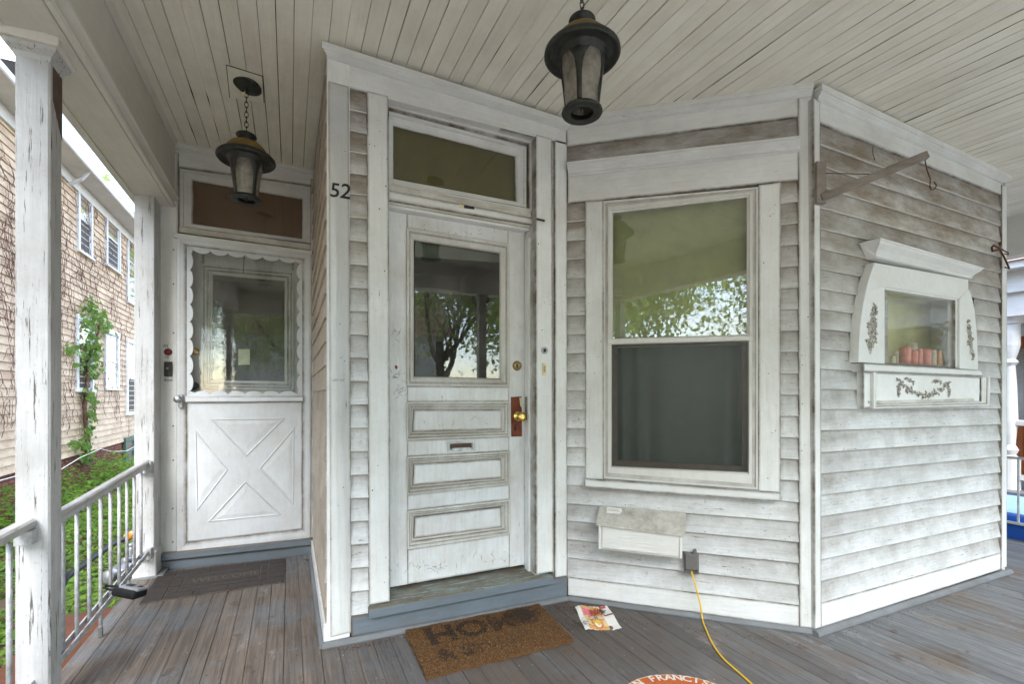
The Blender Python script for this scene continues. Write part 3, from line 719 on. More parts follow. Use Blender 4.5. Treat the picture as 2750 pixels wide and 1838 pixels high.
# strike plate on the jamb
G().box(xr - .017, xr - .0135, 2.475, 2.505, 1.05, 1.19).mk('strike_plate', steel, HS)
# buttons on casing
disc_on(PB, 1462, 942, 0, .006, [(.021,0),(.021,.005),(.012,.008),(.011,.004),(0,.003)], steel, 'door_buzzer', HS)
disc_on(PB, 1462, 942, 0, .008, [(.010,.003),(0,.004)], blackp, 'door_buzzer_hole', HS, 12)
G().slab(PB, [(1457.7,976),(1467.6,976),(1467.6,1008),(1457.7,1008)], .016, .006).mk('doorbell', ivory, HS, bevel=.002)
G().slab(PB, [(1460.5,983),(1465,983),(1465,1001),(1460.5,1001)], .019, .016).mk('doorbell_button', oldbrass, HS, bevel=.001)
G().slab(PB, [(1457,903),(1464,903),(1464,926),(1457,926)], .0085, .006).mk('sticker', paper, HS)
for (x_, y_) in ((1019,561),(1446,655),(1456,887),(1000,1318),(1033,728),(1036,500)): disc_on(PB, x_, y_, 0, .0062, [(.0035,0),(.0032,.0012),(0,.0012)], blackp, 'nail_head', HS, 8)
# house number
t1 = text_on(PB, '5', 884, 527, 38, .008, blackp, 'house_number', HS, shear=.14, bold=.001, ang=.05); t1['label'] = 'black painted house number five'
t2 = text_on(PB, '2', 911, 530, 40, .008, blackp, 'house_number', HS, shear=.14, bold=.001); t2['label'] = 'black painted house number two'
text_on(PB, 'abf. mil', 893, 1024, 7, .0068, plain('pencil', (.3,.3,.3), .8), 'pencil_scrawl', HS, shear=.3)

# -- wall C
PCt = lambda y0, y1: ((1524, y0), (2145, y1))
strip(PC, ((1522,336),(2180,246)), ((1522,394),(2180,309)), .004, -.05, trimH, 'frieze_board')
crown(PC, (1522,329),(2188,230),(1522,348),(2180,258), .045, trimH, 0, .0)
clap(PC, 1522, 1522, 2146, 2146, [393,440], [313,368], siding, HS)
crown(PC, (1520,437),(2147,366),(1526,474),(2147,408), .060, trimH, 0, .0, .004)
strip(PC, ((1524,472),(2146,404)), ((1524,547),(2146,483)), .006, -.05, trimH, 'window_head_board')
board('corner_board', PC, [(2143,262),(2184,252),(2188.5,1691),(2147,1686)], .008, -.05, trimV, HS)
board('window_casing', PC, [(1571,541),(1620.5,537),(1621.5,1291),(1571,1288)], .006, -.05, trimV, HS)
board('window_casing', PC, [(2037.5,496),(2097,489),(2096.5,1326),(2036.5,1322)], .006, -.05, trimV, HS)
board('window_sill', PC, [(1569,1287),(2096.5,1325),(2096.5,1348),(1569,1309)], .040, -.05, trimH, HS)
clap(PC, 1522.5, 1522.5, 1571.5, 1571.5, ylist((546,1302.8,15)), ylist((541.5,1305,15)), siding, HS)
clap(PC, 2096.5, 2096.5, 2146.5, 2147.5, ylist((489,1347,15)), ylist((482,1351,15)), siding, HS)
clap(PC, 1523, 1524, 2147, 2148, [1302,1353.5,1400,1449.6,1499.5,1551], [1347,1404,1458.5,1515.5,1572,1628], siding, HS)
G().slab(PC, [(1519,520),(1576,520),(1576,1560),(1519,1560)], -.016, -.05).mk('wall_core', dark, HS)
G().slab(PC, [(2090,480),(2150,478),(2152,1640),(2090,1640)], -.016, -.05).mk('wall_core', dark, HS)
G().slab(PC, [(1519,1292),(2150,1330),(2152,1640),(1519,1560)], -.016, -.05).mk('wall_core', dark, HS)
G().slab(PC, [(1519,380),(2150,300),(2150,375),(1519,450)], -.016, -.05).mk('wall_core', dark, HS)
strip(PC, ((1524,1551),(2148,1628)), ((1525,1600),(2148,1686)), .003, -.05, trimH, 'base_board')
for (x_, y_) in ((2068,580),(2170,852),(2051,706),(1614,917)): disc_on(PC, x_, y_, 0, .0082, [(.003,0),(.003,.001),(0,.001)], blackp, 'nail_head', HS, 8)
# storm window unit
WN = bpy.data.objects.new('window', None); COL.objects.link(WN); WN.parent = HS
WN['label'] = 'tall double hung window with olive shade above and grey curtain below'
wo = [(1620.5,540),(2037,502),(2036,1316),(1621.5,1286)]
wi = [(1633,556),(2021,515),(2020,1301),(1633,1271)]
G().ring(PC, wo, wi, [(0,-.03),(0,.000),(.35,.001),(.4,-.008),(1,-.008)]).mk('track_frame', alum, WN)
u0 = [(1633,556),(2021,515),(2021,913),(1633,924)]; u1 = [(1646,572),(2006,530),(2005.5,899),(1645.5,909)]
G().ring(PC, u0, u1, [(0,-.02),(0,.004),(.55,.004),(.6,-.004),(1,-.006)]).mk('upper_sash', alum, WN)
G().slab(PC, [(1632.7,911.8),(2021.4,902.2),(2021.4,914),(1632.7,924.6)], .010, -.02).mk('meeting_rail', alum, WN, bevel=.0015)
l0 = [(1633,924),(2021,913),(2020,1301),(1633,1271)]; l1 = [(1643,926),(2010,916),(2010,1270),(1643,1253)]
G().ring(PC, l0, l1, [(0,-.03),(0,-.004),(.8,-.004),(.85,-.014),(1,-.016)]).mk('screen_frame', alum, WN)
G().slab(PC, u1, -.006, -.009).mk('upper_glass', glassW, WN)
def scr():
    m, t, b = nodes('insect_screen'); t.nodes.remove(b); o = t.nodes['Material Output']
    df = t.nodes.new('ShaderNodeBsdfDiffuse'); df.inputs[0].default_value = (.045,.052,.048,1); tr = t.nodes.new('ShaderNodeBsdfTransparent'); ms = t.nodes.new('ShaderNodeMixShader')
    gz = t.nodes.new('ShaderNodeBsdfGlossy'); gz.inputs['Roughness'].default_value = .25; ms2 = t.nodes.new('ShaderNodeMixShader'); ms2.inputs[0].default_value = .012
    ms.inputs[0].default_value = .26; t.links.new(tr.outputs[0], ms.inputs[1]); t.links.new(df.outputs[0], ms.inputs[2])
    t.links.new(ms.outputs[0], ms2.inputs[1]); t.links.new(gz.outputs[0], ms2.inputs[2]); t.links.new(ms2.outputs[0], o.inputs[0]); return m
G().slab(PC, [(1641,923),(2012,913),(2012,1272),(1641,1255)], -.014, -.0155).mk('insect_screen', scr(), WN)
# inner sash of the lower half and things behind the glass
G().ring(PC, [(1636,905),(2016,898),(2016,1285),(1636,1262)], [(1656,930),(1996,922),(1996,1256),(1656,1239)], [(0,-.06),(0,-.035),(1,-.035),(1,-.05)]).mk('inner_sash', plain('brown_sash', (.16,.12,.09), .7), WN)
G().slab(PC, [(1630,540),(2025,500),(2025,925),(1630,935)], -.075, -.078).mk('roller_shade', shadeM, WN)
cu = []; cf = []; nn = 90
A0, A1, A2, A3 = [PC.at(x, y, -.13) for x, y in ((1625,880),(2025,870),(2025,1300),(1625,1285))]
for i in range(nn + 1):
    t_ = i / nn; dd = .020 * math.sin(t_ * 38 + 5 * math.sin(t_ * 5.3)) * (.4 + .6 * math.sin(t_ * 4 + 1) ** 2) + .012 * math.sin(t_ * 13 + 2)
    cu += [A0.lerp(A1, t_) + PC.n * dd * .6, A3.lerp(A2, t_) + PC.n * dd * 1.5 + PC.d * .01 * math.sin(t_ * 13)]
    if i < nn: cf.append((2*i, 2*i+2, 2*i+3, 2*i+1))
mk('curtain', cu, cf, curtain, WN, smooth=True)
room(PC, wo, .35, darkroom, WN, 4, -.03)

# -- wall D
strip(PD, ((2194,255),(2694,492)), ((2201,331),(2691,525)), .004, -.05, trimH, 'frieze_board')
crown(PD, (2188,230),(2718,481),(2196,268),(2694,491), .045, trimH, .02, .03)
board('corner_board', PD, [(2185,262),(2203,272),(2206,1687),(2189,1691.5)], .008, -.03, trimV, HS)
board('corner_board', PD, [(2691,495),(2705,500),(2704,1524),(2690,1530)], .010, -.1, trimV, HS)
ys0 = ylist((331,614,5),(614,1099.6,9),(1099.6,1621,9)); ys1 = ylist((524.6,733,5),(733,1098,9),(1098,1485,9))
clap(PD, 2203, 2206, 2691, 2691, ys0, ys1, siding, HS, skip=(7,12,.30,.80))
for q in ([(2200,320),(2695,515),(2695,770),(2200,770)], [(2200,770),(2360,770),(2360,1010),(2200,1010)], [(2592,770),(2695,770),(2695,1010),(2592,1010)], [(2200,1010),(2695,1010),(2695,1500),(2200,1630)]):
    G().slab(PD, q, -.016, -.05).mk('wall_core', dark, HS)
strip(PD, ((2205,1621),(2691,1485)), ((2205,1688),(2691,1530)), .003, -.05, trimH, 'base_board')
G().box(4.70, 4.75, 1.53, 6.0, -.12, 2.9).mk('side_wall', siding, HS)
G().box(.30, 4.70, 4.0, 4.1, -.1, 2.95).mk('rear_partition', darkroom, HS)

random.seed(77)
for P_, reg in ((PB, [(885,240,935,1680,16),(992,270,1040,1600,14),(1443,380,1480,1520,12),(1493,400,1520,1530,8),(900,250,1500,250,0)]),
                (PC, [(1575,560,1617,1270,9),(2041,520,2093,1300,10),(2148,300,2182,1660,12),(1530,560,1565,1280,16),(2101,500,2140,1340,14),(1530,1320,2140,1540,26)]),
                (PD, [(2212,400,2680,560,10),(2212,1080,2685,1480,34),(2212,620,2300,1080,10)]),
                (PS, [(418,420,462,1450,16),(510,1110,800,1400,5)])):
    g = G()
    for x0_, y0_, x1_, y1_, n_ in reg:
        for _ in range(n_):
            c_ = P_.at(random.uniform(x0_, x1_), random.uniform(y0_, y1_), .0095 if P_ is not PS else .0085)
            g.lathe([(random.uniform(.0012, .003), 0), (0, .0012)], c_, P_.n, 6)
    g.mk('nail_marks', blackp, HS)['kind'] = 'stuff'
# -- storm door wall
strip(PS, ((455,385),(850,460)), ((455,446),(850,500)), -.004, -.06, trimH, 'frieze_board')
crown(PS, (457,378),(850,452),(459,396),(850,470), .04, trimH)
board('door_casing', PS, [(400,390),(480,410),(476,1491),(413,1497)], .003, -.1, trimV, HS)
board('door_casing', PS, [(834,480),(852,485),(850,1460),(832,1462)], -.002, -.08, trimV, HS)
PSt = Plane((0, 3.92), (0, -1)); PSt.d = PB.d
TS = bpy.data.objects.new('transom_window', None); COL.objects.link(TS); TS.parent = HS
G().ring(PSt, [(484,452),(836,505),(836,655),(484,612)], [(518.7,485.6),(811,535.5),(811,641),(518.7,601)], [(0,-.03),(0,.020),(.28,.020),(.32,.008),(.85,.006),(1,-.006)]).mk('sash', trimH, TS)
G().slab(PSt, [(518.7,485.6),(811,535.5),(811,641),(518.7,601)], -.004, -.007).mk('glass', glassT, TS)
G().slab(PSt, [(505,475),(825,528),(825,655),(505,610)], -.02, -.03).mk('shade', tshade, TS)
G().slab(PSt, [(470,430),(845,480),(845,508),(470,456)], -.005, -.05).mk('head_reveal', trimH, TS)
strip(PS, ((480,606),(836,656)), ((476,624),(842,674)), -.012, -.1, trimG, 'transom_sill')
strip(PS, ((464.6,624.5),(846,675)), ((465,638),(844,684)), .014, -.1, trimH, 'transom_bar')
SD = bpy.data.objects.new('storm_door', None); COL.objects.link(SD); SD.parent = HS
SD['label'] = 'white aluminium storm door with scalloped glass edge and crossbuck lower panel'
sf = [(476.5,638),(836,684),(833,1444),(476,1489)]; sn = [(501.5,661),(812,699),(811.7,1421.7),(501,1457)]
G().ring(PS, sf, sn, [(0,-.05),(0,.012),(.25,.014),(.6,.010),(1,.004)]).mk('outer_frame', stormM, SD)
for e, (a, b) in enumerate(zip(sf, sn)):
    G().tube([PS.at(a[0], a[1], .0135), PS.at(b[0], b[1], .0055)], .0009, 4).mk('mitre_joint', dark, SD)
# scalloped surround
Wd = [(518.8,679),(797,708.7),(797,1050.8),(518.8,1050.8)]
def qmap(q, u, v):
    A = Vector(q[0]).lerp(Vector(q[1]), u); B = Vector(q[3]).lerp(Vector(q[2]), u); return A.lerp(B, v)
door_in = [(501.5,661),(812,699),(812,1064),(501.5,1066)]
inner, outer_ = [], []
ns = {0: 6, 1: 8, 2: 6, 3: 8}; per = 10
for side in range(4):
    k = ns[side] * per
    for i in range(k):
        t_ = i / k; bump_ = abs(math.sin(math.pi * t_ * ns[side])) ** .6   # 0 at the points, 1 at the bulges
        amp = .034 if side % 2 else .026
        pos = [(t_, 0), (1, t_), (1 - t_, 1), (0, 1 - t_)][side]; inw = [(0, 1), (-1, 0), (0, -1), (1, 0)][side]
        e = amp * (1.0 - bump_)
        u, v = pos[0] - inw[0] * e, pos[1] - inw[1] * e
        inner.append(PS.at(*qmap(Wd, u, v), .012)); outer_.append(PS.at(*qmap(door_in, *pos), .012))
m_ = len(inner)
vs = outer_ + inner + [p - PS.n * .016 for p in inner]
fs = [(i, (i+1) % m_, m_ + (i+1) % m_, m_ + i) for i in range(m_)] + [(m_ + i, m_ + (i+1) % m_, 2*m_ + (i+1) % m_, 2*m_ + i) for i in range(m_)]
mk('scalloped_surround', vs, [f[::-1] for f in fs], stormM, SD)
G().slab(PS, [(505,665),(808,702),(808,1062),(505,1062)], .0, -.003).mk('glass', glassS, SD)
G().slab(PS, [(496,1065),(816,1064.5),(816,1080),(496,1082)], .026, .0).mk('middle_rail', stormM, SD, bevel=.006)
G().slab(PS, [(501.5,1081),(812,1080),(811.7,1421.7),(501,1457)], .008, -.02).mk('lower_panel', stormM, SD)
def ridge(tri, sub_):
    P3 = [PS.at(x, y, .008) for x, y in tri]; c = sum(P3, Vector()) / 3
    ins = [p.lerp(c, .12) for p in P3]; ins2 = [p.lerp(c, .30) for p in P3]; ins3 = [p.lerp(c, .42) for p in P3]
    vs = P3 + [p + PS.n * .006 for p in [a.lerp(b, .5) for a, b in zip(P3, ins)]] + [p - PS.n * .001 for p in ins] + [p + PS.n * .002 for p in ins2] + [p + PS.n * .004 for p in ins3]
    fs = []
    for l in range(4):
        for k in range(3): fs.append((l*3+k, l*3+(k+1) % 3, l*3+3+(k+1) % 3, l*3+3+k))
    fs.append((12,13,14)); mk('crossbuck_panel', vs, fs, stormM, SD)
ridge([(563.5,1126),(767,1124),(661,1229)], 0)
ridge([(791,1146),(789,1360),(694,1259)], 0)
ridge([(524,1153),(613.6,1263),(529,1375)], 0)
ridge([(555.4,1404),(659,1291.5),(758,1384)], 0)
G().slab(PS, [(479,1060),(491,1060),(491,1097),(479,1097)], .030, .010).mk('handle_plate', steel, SD, bevel=.003)
disc_on(PS, 480, 1073, 0, .028, [(.008,0),(.008,.02),(.024,.026),(.024,.036),(.016,.042),(0,.043)], steel, 'handle_knob', SD)
# hinges on the right side of the frame
for y_ in (760, 1000, 1230, 1400):
    G().tube([PS.at(839, y_-34, .012), PS.at(839, y_+34, .012)], .0035, 6).mk('hinge', alum, SD)
# inner wooden door behind the storm door
ID = bpy.data.objects.new('inner_door', None); COL.objects.link(ID); ID.parent = HS
PI_ = Plane((0, 3.99), (0, -1)); PI_.d = PB.d
ig = [(572,738),(763,756),(763,1024),(570,1020)]; io = [(540,708),(790,728),(790,1050),(538,1046)]
G().slab(PI_, [(500,640),(545,650),(543,1470),(500,1480)], 0, -.04).mk('stile', doorM, ID)
G().slab(PI_, [(787,655),(835,670),(835,1440),(787,1450)], 0, -.04).mk('stile', doorM, ID)
G().slab(PI_, [(545,650),(787,655),(787,735),(545,712)], 0, -.04).mk('rail', doorM, ID)
G().slab(PI_, [(543,1044),(787,1046),(787,1450),(543,1470)], 0, -.04).mk('rail', doorM, ID)
G().ring(PI_, io, ig, mprof).mk('pane_moulding', doorM, ID)
G().slab(PI_, ig, -.012, -.015).mk('glass', glassD, ID)
room(PI_, ig, .5, darkroom, ID)
G().slab(PI_, [(640,938),(671,938),(671,980),(640,981)], .004, .003).mk('paper_note', plain('note_paper', (.55,.58,.42), .8), ID)
mk('torn_paper', [PS.at(x, y, -.006) for x, y in ((585,1033),(600,1031),(611,1041),(604,1047),(590,1049),(584,1049),(588,1041))], [(0,1,2,3,4,5,6)], paper, ID)
disc_on(PI_, 524, 945, 0, 0, [(.028,0),(.028,.006),(.018,.012),(0,.013)], brass, 'lock', ID)
disc_on(PI_, 524, 1037, 0, 0, [(.026,0),(.024,.03),(.03,.05),(0,.06)], blackmetal, 'door_knob', ID)
G().tube([PS.at(656,690,-.02), PS.at(653,735,-.02), PS.at(656,690,-.018)], .003, 5).mk('chain', blackmetal, ID)
# step
strip(PS, ((423,1491),(846,1448)), ((423,1511),(846,1465)), .05, -.1, bluegrey, 'step_tread', .006)
strip(PS, ((428,1510),(846,1464)), ((428,1543),(846,1494)), .028, -.1, bluegrey, 'riser_board')
# side casing bells and scribbles
disc_on(PS, 451.6, 946, 0, .003, [(.024,0),(.024,.004),(.014,.006),(0,.008)], plain('bell_red', (.16,.02,.015), .5), 'doorbell', HS)
G().slab(PS, [(440,972),(462.5,972),(462.5,1012),(440,1012)], .014, .003).mk('doorbell', blackmetal, HS, bevel=.003)
disc_on(PS, 449, 990, 0, .014, [(.009,0),(.009,.004),(0,.005)], steel, 'doorbell_button', HS, 12)
text_on(PS, '2FL', 437, 933, 7, .0045, blackp, 'handwriting', HS, shear=.2, wide=.9)
text_on(PS, 'top', 441, 961, 6, .0045, blackp, 'handwriting', HS, shear=.2, wide=.9)
text_on(PS, 'Buzen', 440, 1024, 7, .0045, blackp, 'handwriting', HS, shear=.1, wide=.8)
for (x_, y_) in ((466,671),(466,763),(466,895),(465,1145),(465,1237),(464,1367),(464,1457)): disc_on(PS, x_, y_, 0, .0035, [(.005,0),(.004,.002),(0,.002)], blackp, 'nail_head', HS, 8)

# ================================================================== porch carpentry on the left and in front
# engaged pillar at the back wall
ep = empty('porch_pillar', (-.845, 3.76, 0), 'square white pillar against the back wall left of the storm door', 'pillar')
G().box(-.896, -.792, 3.71, 3.88, .06, 2.50).mk('shaft', postM, ep, bevel=.003)
G().box(-.905, -.780, 3.70, 3.87, -.02, .19).mk('base_block', postM, ep, bevel=.004)
G().box(-.91, -.74, 3.69, 3.88, -.02, .035).mk('base_moulding', floorgrey, ep, bevel=.003)
def post(x0, x1, y0, y1, label, cap=True, name='porch_post'):
    e = empty(name, ((x0+x1)/2, (y0+y1)/2, zf(x0, y0)), label, 'post')
    G().box(x0, x1, y0, y1, zf(x0,y0) - .01, 2.53).mk('shaft', postM, e, bevel=.006)
    G().box(x0 - .035, x1 + .038, y0 - .045, y1 + .02, 2.470, 2.514).mk('capital', beamM, e, bevel=.004)
    v = []
    for z, o in ((2.425, .001), (2.442, .006), (2.456, .022), (2.4702, .026)):
        v += [(x0-o, y0-o, z), (x1+o, y0-o, z), (x1+o, y1+o*.4, z), (x0-o, y1+o*.4, z)]
    mk('neck_moulding', v, [(a*4+b, a*4+(b+1)%4, a*4+4+(b+1)%4, a*4+4+b) for a in range(3) for b in range(4)] + [(12,13,14,15)], postM, e)
    G().box(x0 - .008, x1 + .008, y0 - .008, y1 + .008, zf(x0,y0) + .001, zf(x0,y0) + .05).mk('base_block', postM, e, bevel=.003)
    return e
fp = post(-.893, -.797, 2.277, 2.378, 'square white porch post with flaking paint, nearest at left')
G().add([(-.7968, 2.30, 2.30), (-.7968, 2.379, 2.18), (-.7968, 2.379, 2.47), (-.7968, 2.30, 2.47)], [(0,1,2,3)]).mk('bare_patch', plain('bare_wood', (.11,.08,.06), .9), fp)
# beam along the left side
bl = empty('porch_beam', (-.8, 1.6, 2.5), 'boxed white beam along the left side of the porch', 'beam')
bm_ = G(); y0, y1 = -.52, 3.88
bm_.add([(-.90,y0,2.525),(-.735,y0,2.515),(-.735,y0,2.96),(-.90,y0,2.96),(-.90,y1,2.478),(-.735,y1,2.490),(-.735,y1,2.96),(-.90,y1,2.96)], BF).mk('beam_box', beamM, bl, bevel=.003)
G().box(-.736, -.712, y0, y1, 2.60, 2.97).mk('inner_face', beamM, bl)
v = []; pr = [(-.730, 0),(-.712,.0),(-.706,.012),(-.716,.022),(-.716,.040),(-.700,.055),(-.690,.060),(-.690,.075),(-.730,.075)]
for yy, zb in ((y0, 2.515), (y1, 2.488)): v += [(a, yy, zb + b) for a, b in pr]
m_ = len(pr); mk('bed_moulding', v, [(i, (i+1) % m_, (i+1) % m_ + m_, i + m_) for i in range(m_)] + [tuple(range(m_))[::-1], tuple(range(m_, 2*m_))], beamM, bl)
v = []; pr = [(-.901,-.004),(-.935,-.004),(-.94,.01),(-.925,.02),(-.925,.12),(-.96,.15),(-.96,.18),(-.901,.18)]
for yy, zb in ((y0, 2.525), (y1, 2.478)): v += [(a, yy, zb + b) for a, b in pr]
m_ = len(pr); mk('outer_moulding', v, [(i, (i+1) % m_, (i+1) % m_ + m_, i + m_)[::-1] for i in range(m_)], beamM, bl)
v = [(-.71,y0,zc(-.71,y0)-.028),(-.688,y0,zc(-.7,y0)-.002),(-.71,y0,zc(-.71,y0)+.02),(-.71,y1,zc(-.71,y1)-.028),(-.688,y1,zc(-.7,y1)-.002),(-.71,y1,zc(-.71,y1)+.02)]
mk('ceiling_moulding', v, [(0,1,4,3),(1,2,5,4)], beamM, bl)
# front beam (behind the photographer) and the right-hand beam, seen in the panes
bf = empty('porch_beam', (2.5, -.45, 2.5), 'boxed white beam along the front edge of the porch', 'beam')
G().box(-.735, 5.86, -.52, -.36, 2.47, 2.96).mk('beam_box', beamM, bf, bevel=.003)
br = empty('porch_beam', (5.8, 2.5, 2.4), 'boxed beam along the right edge of the porch', 'beam')
G().box(5.70, 5.86, -.36, 6.0, 2.42, 2.96).mk('beam_box', beamM, br, bevel=.003)
post(-.893, -.797, -.49, -.39, 'square white corner post of the porch behind the viewpoint')
post(2.15, 2.25, -.49, -.39, 'square white post at the porch front facing the bay')
post(5.72, 5.82, -.49, -.39, 'square white post at the right front corner of the porch')

# railings
metalw = paint('rail_flaking_white', (.54,.56,.59), (.16,.15,.15), .55, (60,60,10), .34, (.07,.065,.06), .5, 1.5, dirtscale=40)
railw = paint('rail_wood_white', (.50,.50,.50), (.22,.20,.18), .6, (30,2,30), .36, (.12,.10,.09), .6, .8)
r1 = empty('railing', (-.83, 3.05, 0), 'white flaking metal railing between left post and back pillar', 'railing')
A = Vector((-.832, 2.33, .740)); B = Vector((-.832, 3.715, .790))
def bar(g, a, b, wx, wz):
    a, b = Vector(a), Vector(b); d = (b - a).normalized(); s = d.cross(Vector((0,0,1)))
    s = s.normalized() if s.length > .01 else Vector((1,0,0)); u = s.cross(d)
    v = [p + s * i * wx/2 + u * j * wz/2 for p in (a, b) for i, j in ((-1,-1),(1,-1),(1,1),(-1,1))]
    return g.add(v, [(0,1,2,3),(7,6,5,4),(0,4,5,1),(1,5,6,2),(2,6,7,3),(3,7,4,0)])
bar(G(), A - Vector((0,0,.02)), B - Vector((0,0,.02)), .040, .028).mk('top_rail', railw, r1, bevel=.007)
bar(G(), A - Vector((0,0,.045)), B - Vector((0,0,.045)), .020, .018).mk('rail_channel', metalw, r1)
C0 = Vector((-.832, 2.36, .150)); C1 = Vector((-.832, 3.72, .196))
bar(G(), C0 + Vector((-.016,0,0)), C1 + Vector((-.016,0,0)), .006, .026).mk('lower_rail', metalw, r1)
bar(G(), C0 + Vector((.016,0,0)), C1 + Vector((.016,0,0)), .006, .026).mk('lower_rail', metalw, r1)
bpx = [169, 206.5, 240, 270, 296.5, 320, 341, 360.5, 379]
for i, px in enumerate(bpx):
    r = ray(px, 1400); t_ = (-.832 - EYE.x) / r.x; yy = (EYE + r * t_).y
    f_ = (yy - A.y) / (B.y - A.y); zt_ = lerp(A.z, B.z, f_) - .05; zb_ = lerp(C0.z, C1.z, f_) - .01
    if i == 3: zb_ = zf(-.83, yy) + .005
    g = G().tube([(-.832, yy, zb_), (-.832, yy + random.uniform(-.003,.003), zt_)], .0078, 10); g.mk('baluster', metalw, r1, smooth=True)
    if i == 3: G().tube([(-.832, yy, zb_-.002), (-.832, yy, zb_ + .045)], .0105, 8).mk('foot_sleeve', steel, r1)
G().box(-.86, -.80, 3.668, 3.708, .700, .775).mk('bracket', metalw, r1, bevel=.002)
G().box(-.86, -.80, 3.668, 3.708, .150, .22).mk('bracket', metalw, r1, bevel=.002)
r2 = empty('railing', (-.845, .9, 0), 'white wooden top rail fixed to near side of the left post', 'railing')
bar(G(), (-.855, -.39, .69), (-.855, 2.277, .735), .046, .034).mk('top_rail', railw, r2, bevel=.007)
G().box(-.88, -.83, 2.235, 2.276, .665, .715).mk('bracket', metalw, r2, bevel=.002)
bar(G(), (-.855, -.39, .14), (-.855, 2.277, .15), .03, .026).mk('lower_rail', metalw, r2)
for k in range(22): G().tube([(-.855, -.33 + k * .118, .14), (-.855, -.33 + k * .118, .70)], .0088, 8).mk('baluster', metalw, r2, smooth=True)
r3 = empty('railing', (2.5, -.44, 0), 'white metal railing along the front edge of the porch', 'railing')
for xa, xb in ((-.79, 2.15), (2.25, 5.72)):
    bar(G(), (xa, -.44, .74), (xb, -.44, .68), .046, .034).mk('top_rail', railw, r3)
    bar(G(), (xa, -.44, .13), (xb, -.44, .07), .03, .026).mk('lower_rail', metalw, r3)
    k = xa + .1
    while k < xb: G().tube([(k, -.44, .1), (k, -.44, .70)], .0088, 6).mk('baluster', metalw, r3); k += .118
r4 = empty('railing', (5.8, 2.5, -.1), 'thin pale metal railing at far right edge of the porch', 'railing')
bar(G(), (5.62, -.4, .66), (5.62, 6.0, .66), .02, .022).mk('top_rail', railw, r4)
bar(G(), (5.62, -.4, .10), (5.62, 6.0, .10), .02, .020).mk('lower_rail', railw, r4)
for k in range(14): G().tube([(5.62, -.2 + k * .482, .09), (5.62, -.2 + k * .482, .66)], .0085, 6).mk('baluster', metalw, r4)

# ================================================================== LANTERNS
def lantern(c, zbot, ztop_ceiling, label, rot, canopy=True):
    e = empty('hanging_lantern', (c[0], c[1], zbot), label, 'lantern', 'porch lanterns on chains')
    X, Y = c
    def L_(prof, name, mat, n=32, **k): return G().lathe([(r_ * .87, z_) for r_, z_ in prof], (X, Y, zbot), n=n, **k).mk(name, mat, e, smooth=True)
    L_([(.050,.000),(.086,-.002),(.089,.004),(.086,.012),(.074,.016),(.070,.022),(.052,.020),(.050,.000)], 'bottom_ring', blackmetal)
    # glass body
    L_([(.064,.018),(.070,.060),(.078,.110),(.086,.155),(.092,.205),(.093,.23)], 'glass', lampglass, 40)
    for k in range(4):
        a = rot + k * math.pi / 2; g = G(); hw = [(.018,.13),(.07,.13),(.12,.14),(.155,.19),(.18,.30),(.20,.48),(.215,.80)]
        v = []
        for z, w2 in hw:
            r = (.0655 + (.0945 - .0655) * (z / .215)) * .87
            for s_ in (-1, 0, 1): v.append((X + r * math.cos(a + s_ * w2), Y + r * math.sin(a + s_ * w2), zbot + z))
        f = []
        for i in range(len(hw) - 1):
            for j in range(2): f.append((i*3+j, i*3+j+1, i*3+j+4, i*3+j+3))
        o = mk('rib', v, f, blackmetal, e, smooth=True); m = o.modifiers.new('t', 'SOLIDIFY'); m.thickness = .005; m.offset = 1
    L_([(.095,.200),(.102,.206),(.106,.222),(.112,.226),(.118,.224),(.128,.232),(.140,.230),(.150,.218),(.159,.212),(.1655,.220),(.164,.232),(.150,.246),(.128,.256),(.118,.258)], 'brim', blackmetal, 40)
    L_([(.120,.254),(.117,.268),(.106,.286),(.086,.304),(.062,.316),(.044,.322)], 'dome', verdigris)
    L_([(.044,.318),(.040,.332),(.046,.340),(.056,.346),(.0585,.352),(.054,.358),(.03,.370),(.016,.376),(0,.378)], 'finial', blackmetal)
    L_([(0,.05),(.032,.052),(.038,.065),(.026,.085),(.024,.13),(0,.13)], 'bulb_holder', blackmetal, 16)
    L_([(0,.0),(.006,.0),(.008,.03),(.010,.05)], 'lamp_stem', blackmetal, 8)
    # chain
    z = zbot + .374; top = ztop_ceiling - .02; n = max(2, int((top - z) / .026)); st = (top - z) / n
    for i in range(n):
        g = G(); pts = []
        for q in range(13):
            t = q / 12 * 2 * math.pi; a = .0085 * math.cos(t); b = (st * .5 + .0045) * math.sin(t)
            pts.append((X + (a if i % 2 else 0), Y + (0 if i % 2 else a), z + st * (i + .5) + b))
        G().tube(pts, .0021, 6, caps=False).mk('chain_link', blackmetal, e, smooth=True)
    if canopy:
        G().lathe([(0,.004),(.020,.0),(.060,.006),(.072,.016),(.070,.022),(.0,.03)], (X, Y, top - .005), Vector((.18,.10,1)), 28).mk('ceiling_canopy', blackmetal, e, smooth=True)
        G().box(X - .013, X + .013, Y - .01, Y + .02, top + .01, ztop_ceiling + .01).mk('mount_block', rust, e)
        G().tube([(X-.03, Y, top+.02), (X-.055, Y-.01, top+.032), (X-.075, Y, top+.028)], .005, 6).mk('wire', blackmetal, e)
        G().add([(X-.006,Y-.01,top-.03),(X-.028,Y-.012,top-.045),(X-.02,Y-.01,top-.065),(X-.004,Y-.012,top-.05)],[(0,1,2,3)]).mk('tape_tag', ivory, e)
    return e
p = ceil_at(664, 225); lantern((p.x - .004, p.y), 2.262, zc(p.x, p.y), 'smaller looking far lantern on a long chain before the storm door', math.atan2(-p.y, -p.x) + math.radians(35))
r = ray(1563, 303); q = EYE + r * 1.77
lantern((q.x, q.y), 2.272, zc(q.x, q.y), 'large near lantern hanging close under the ceiling', math.atan2(-q.y, -q.x) - math.radians(8))

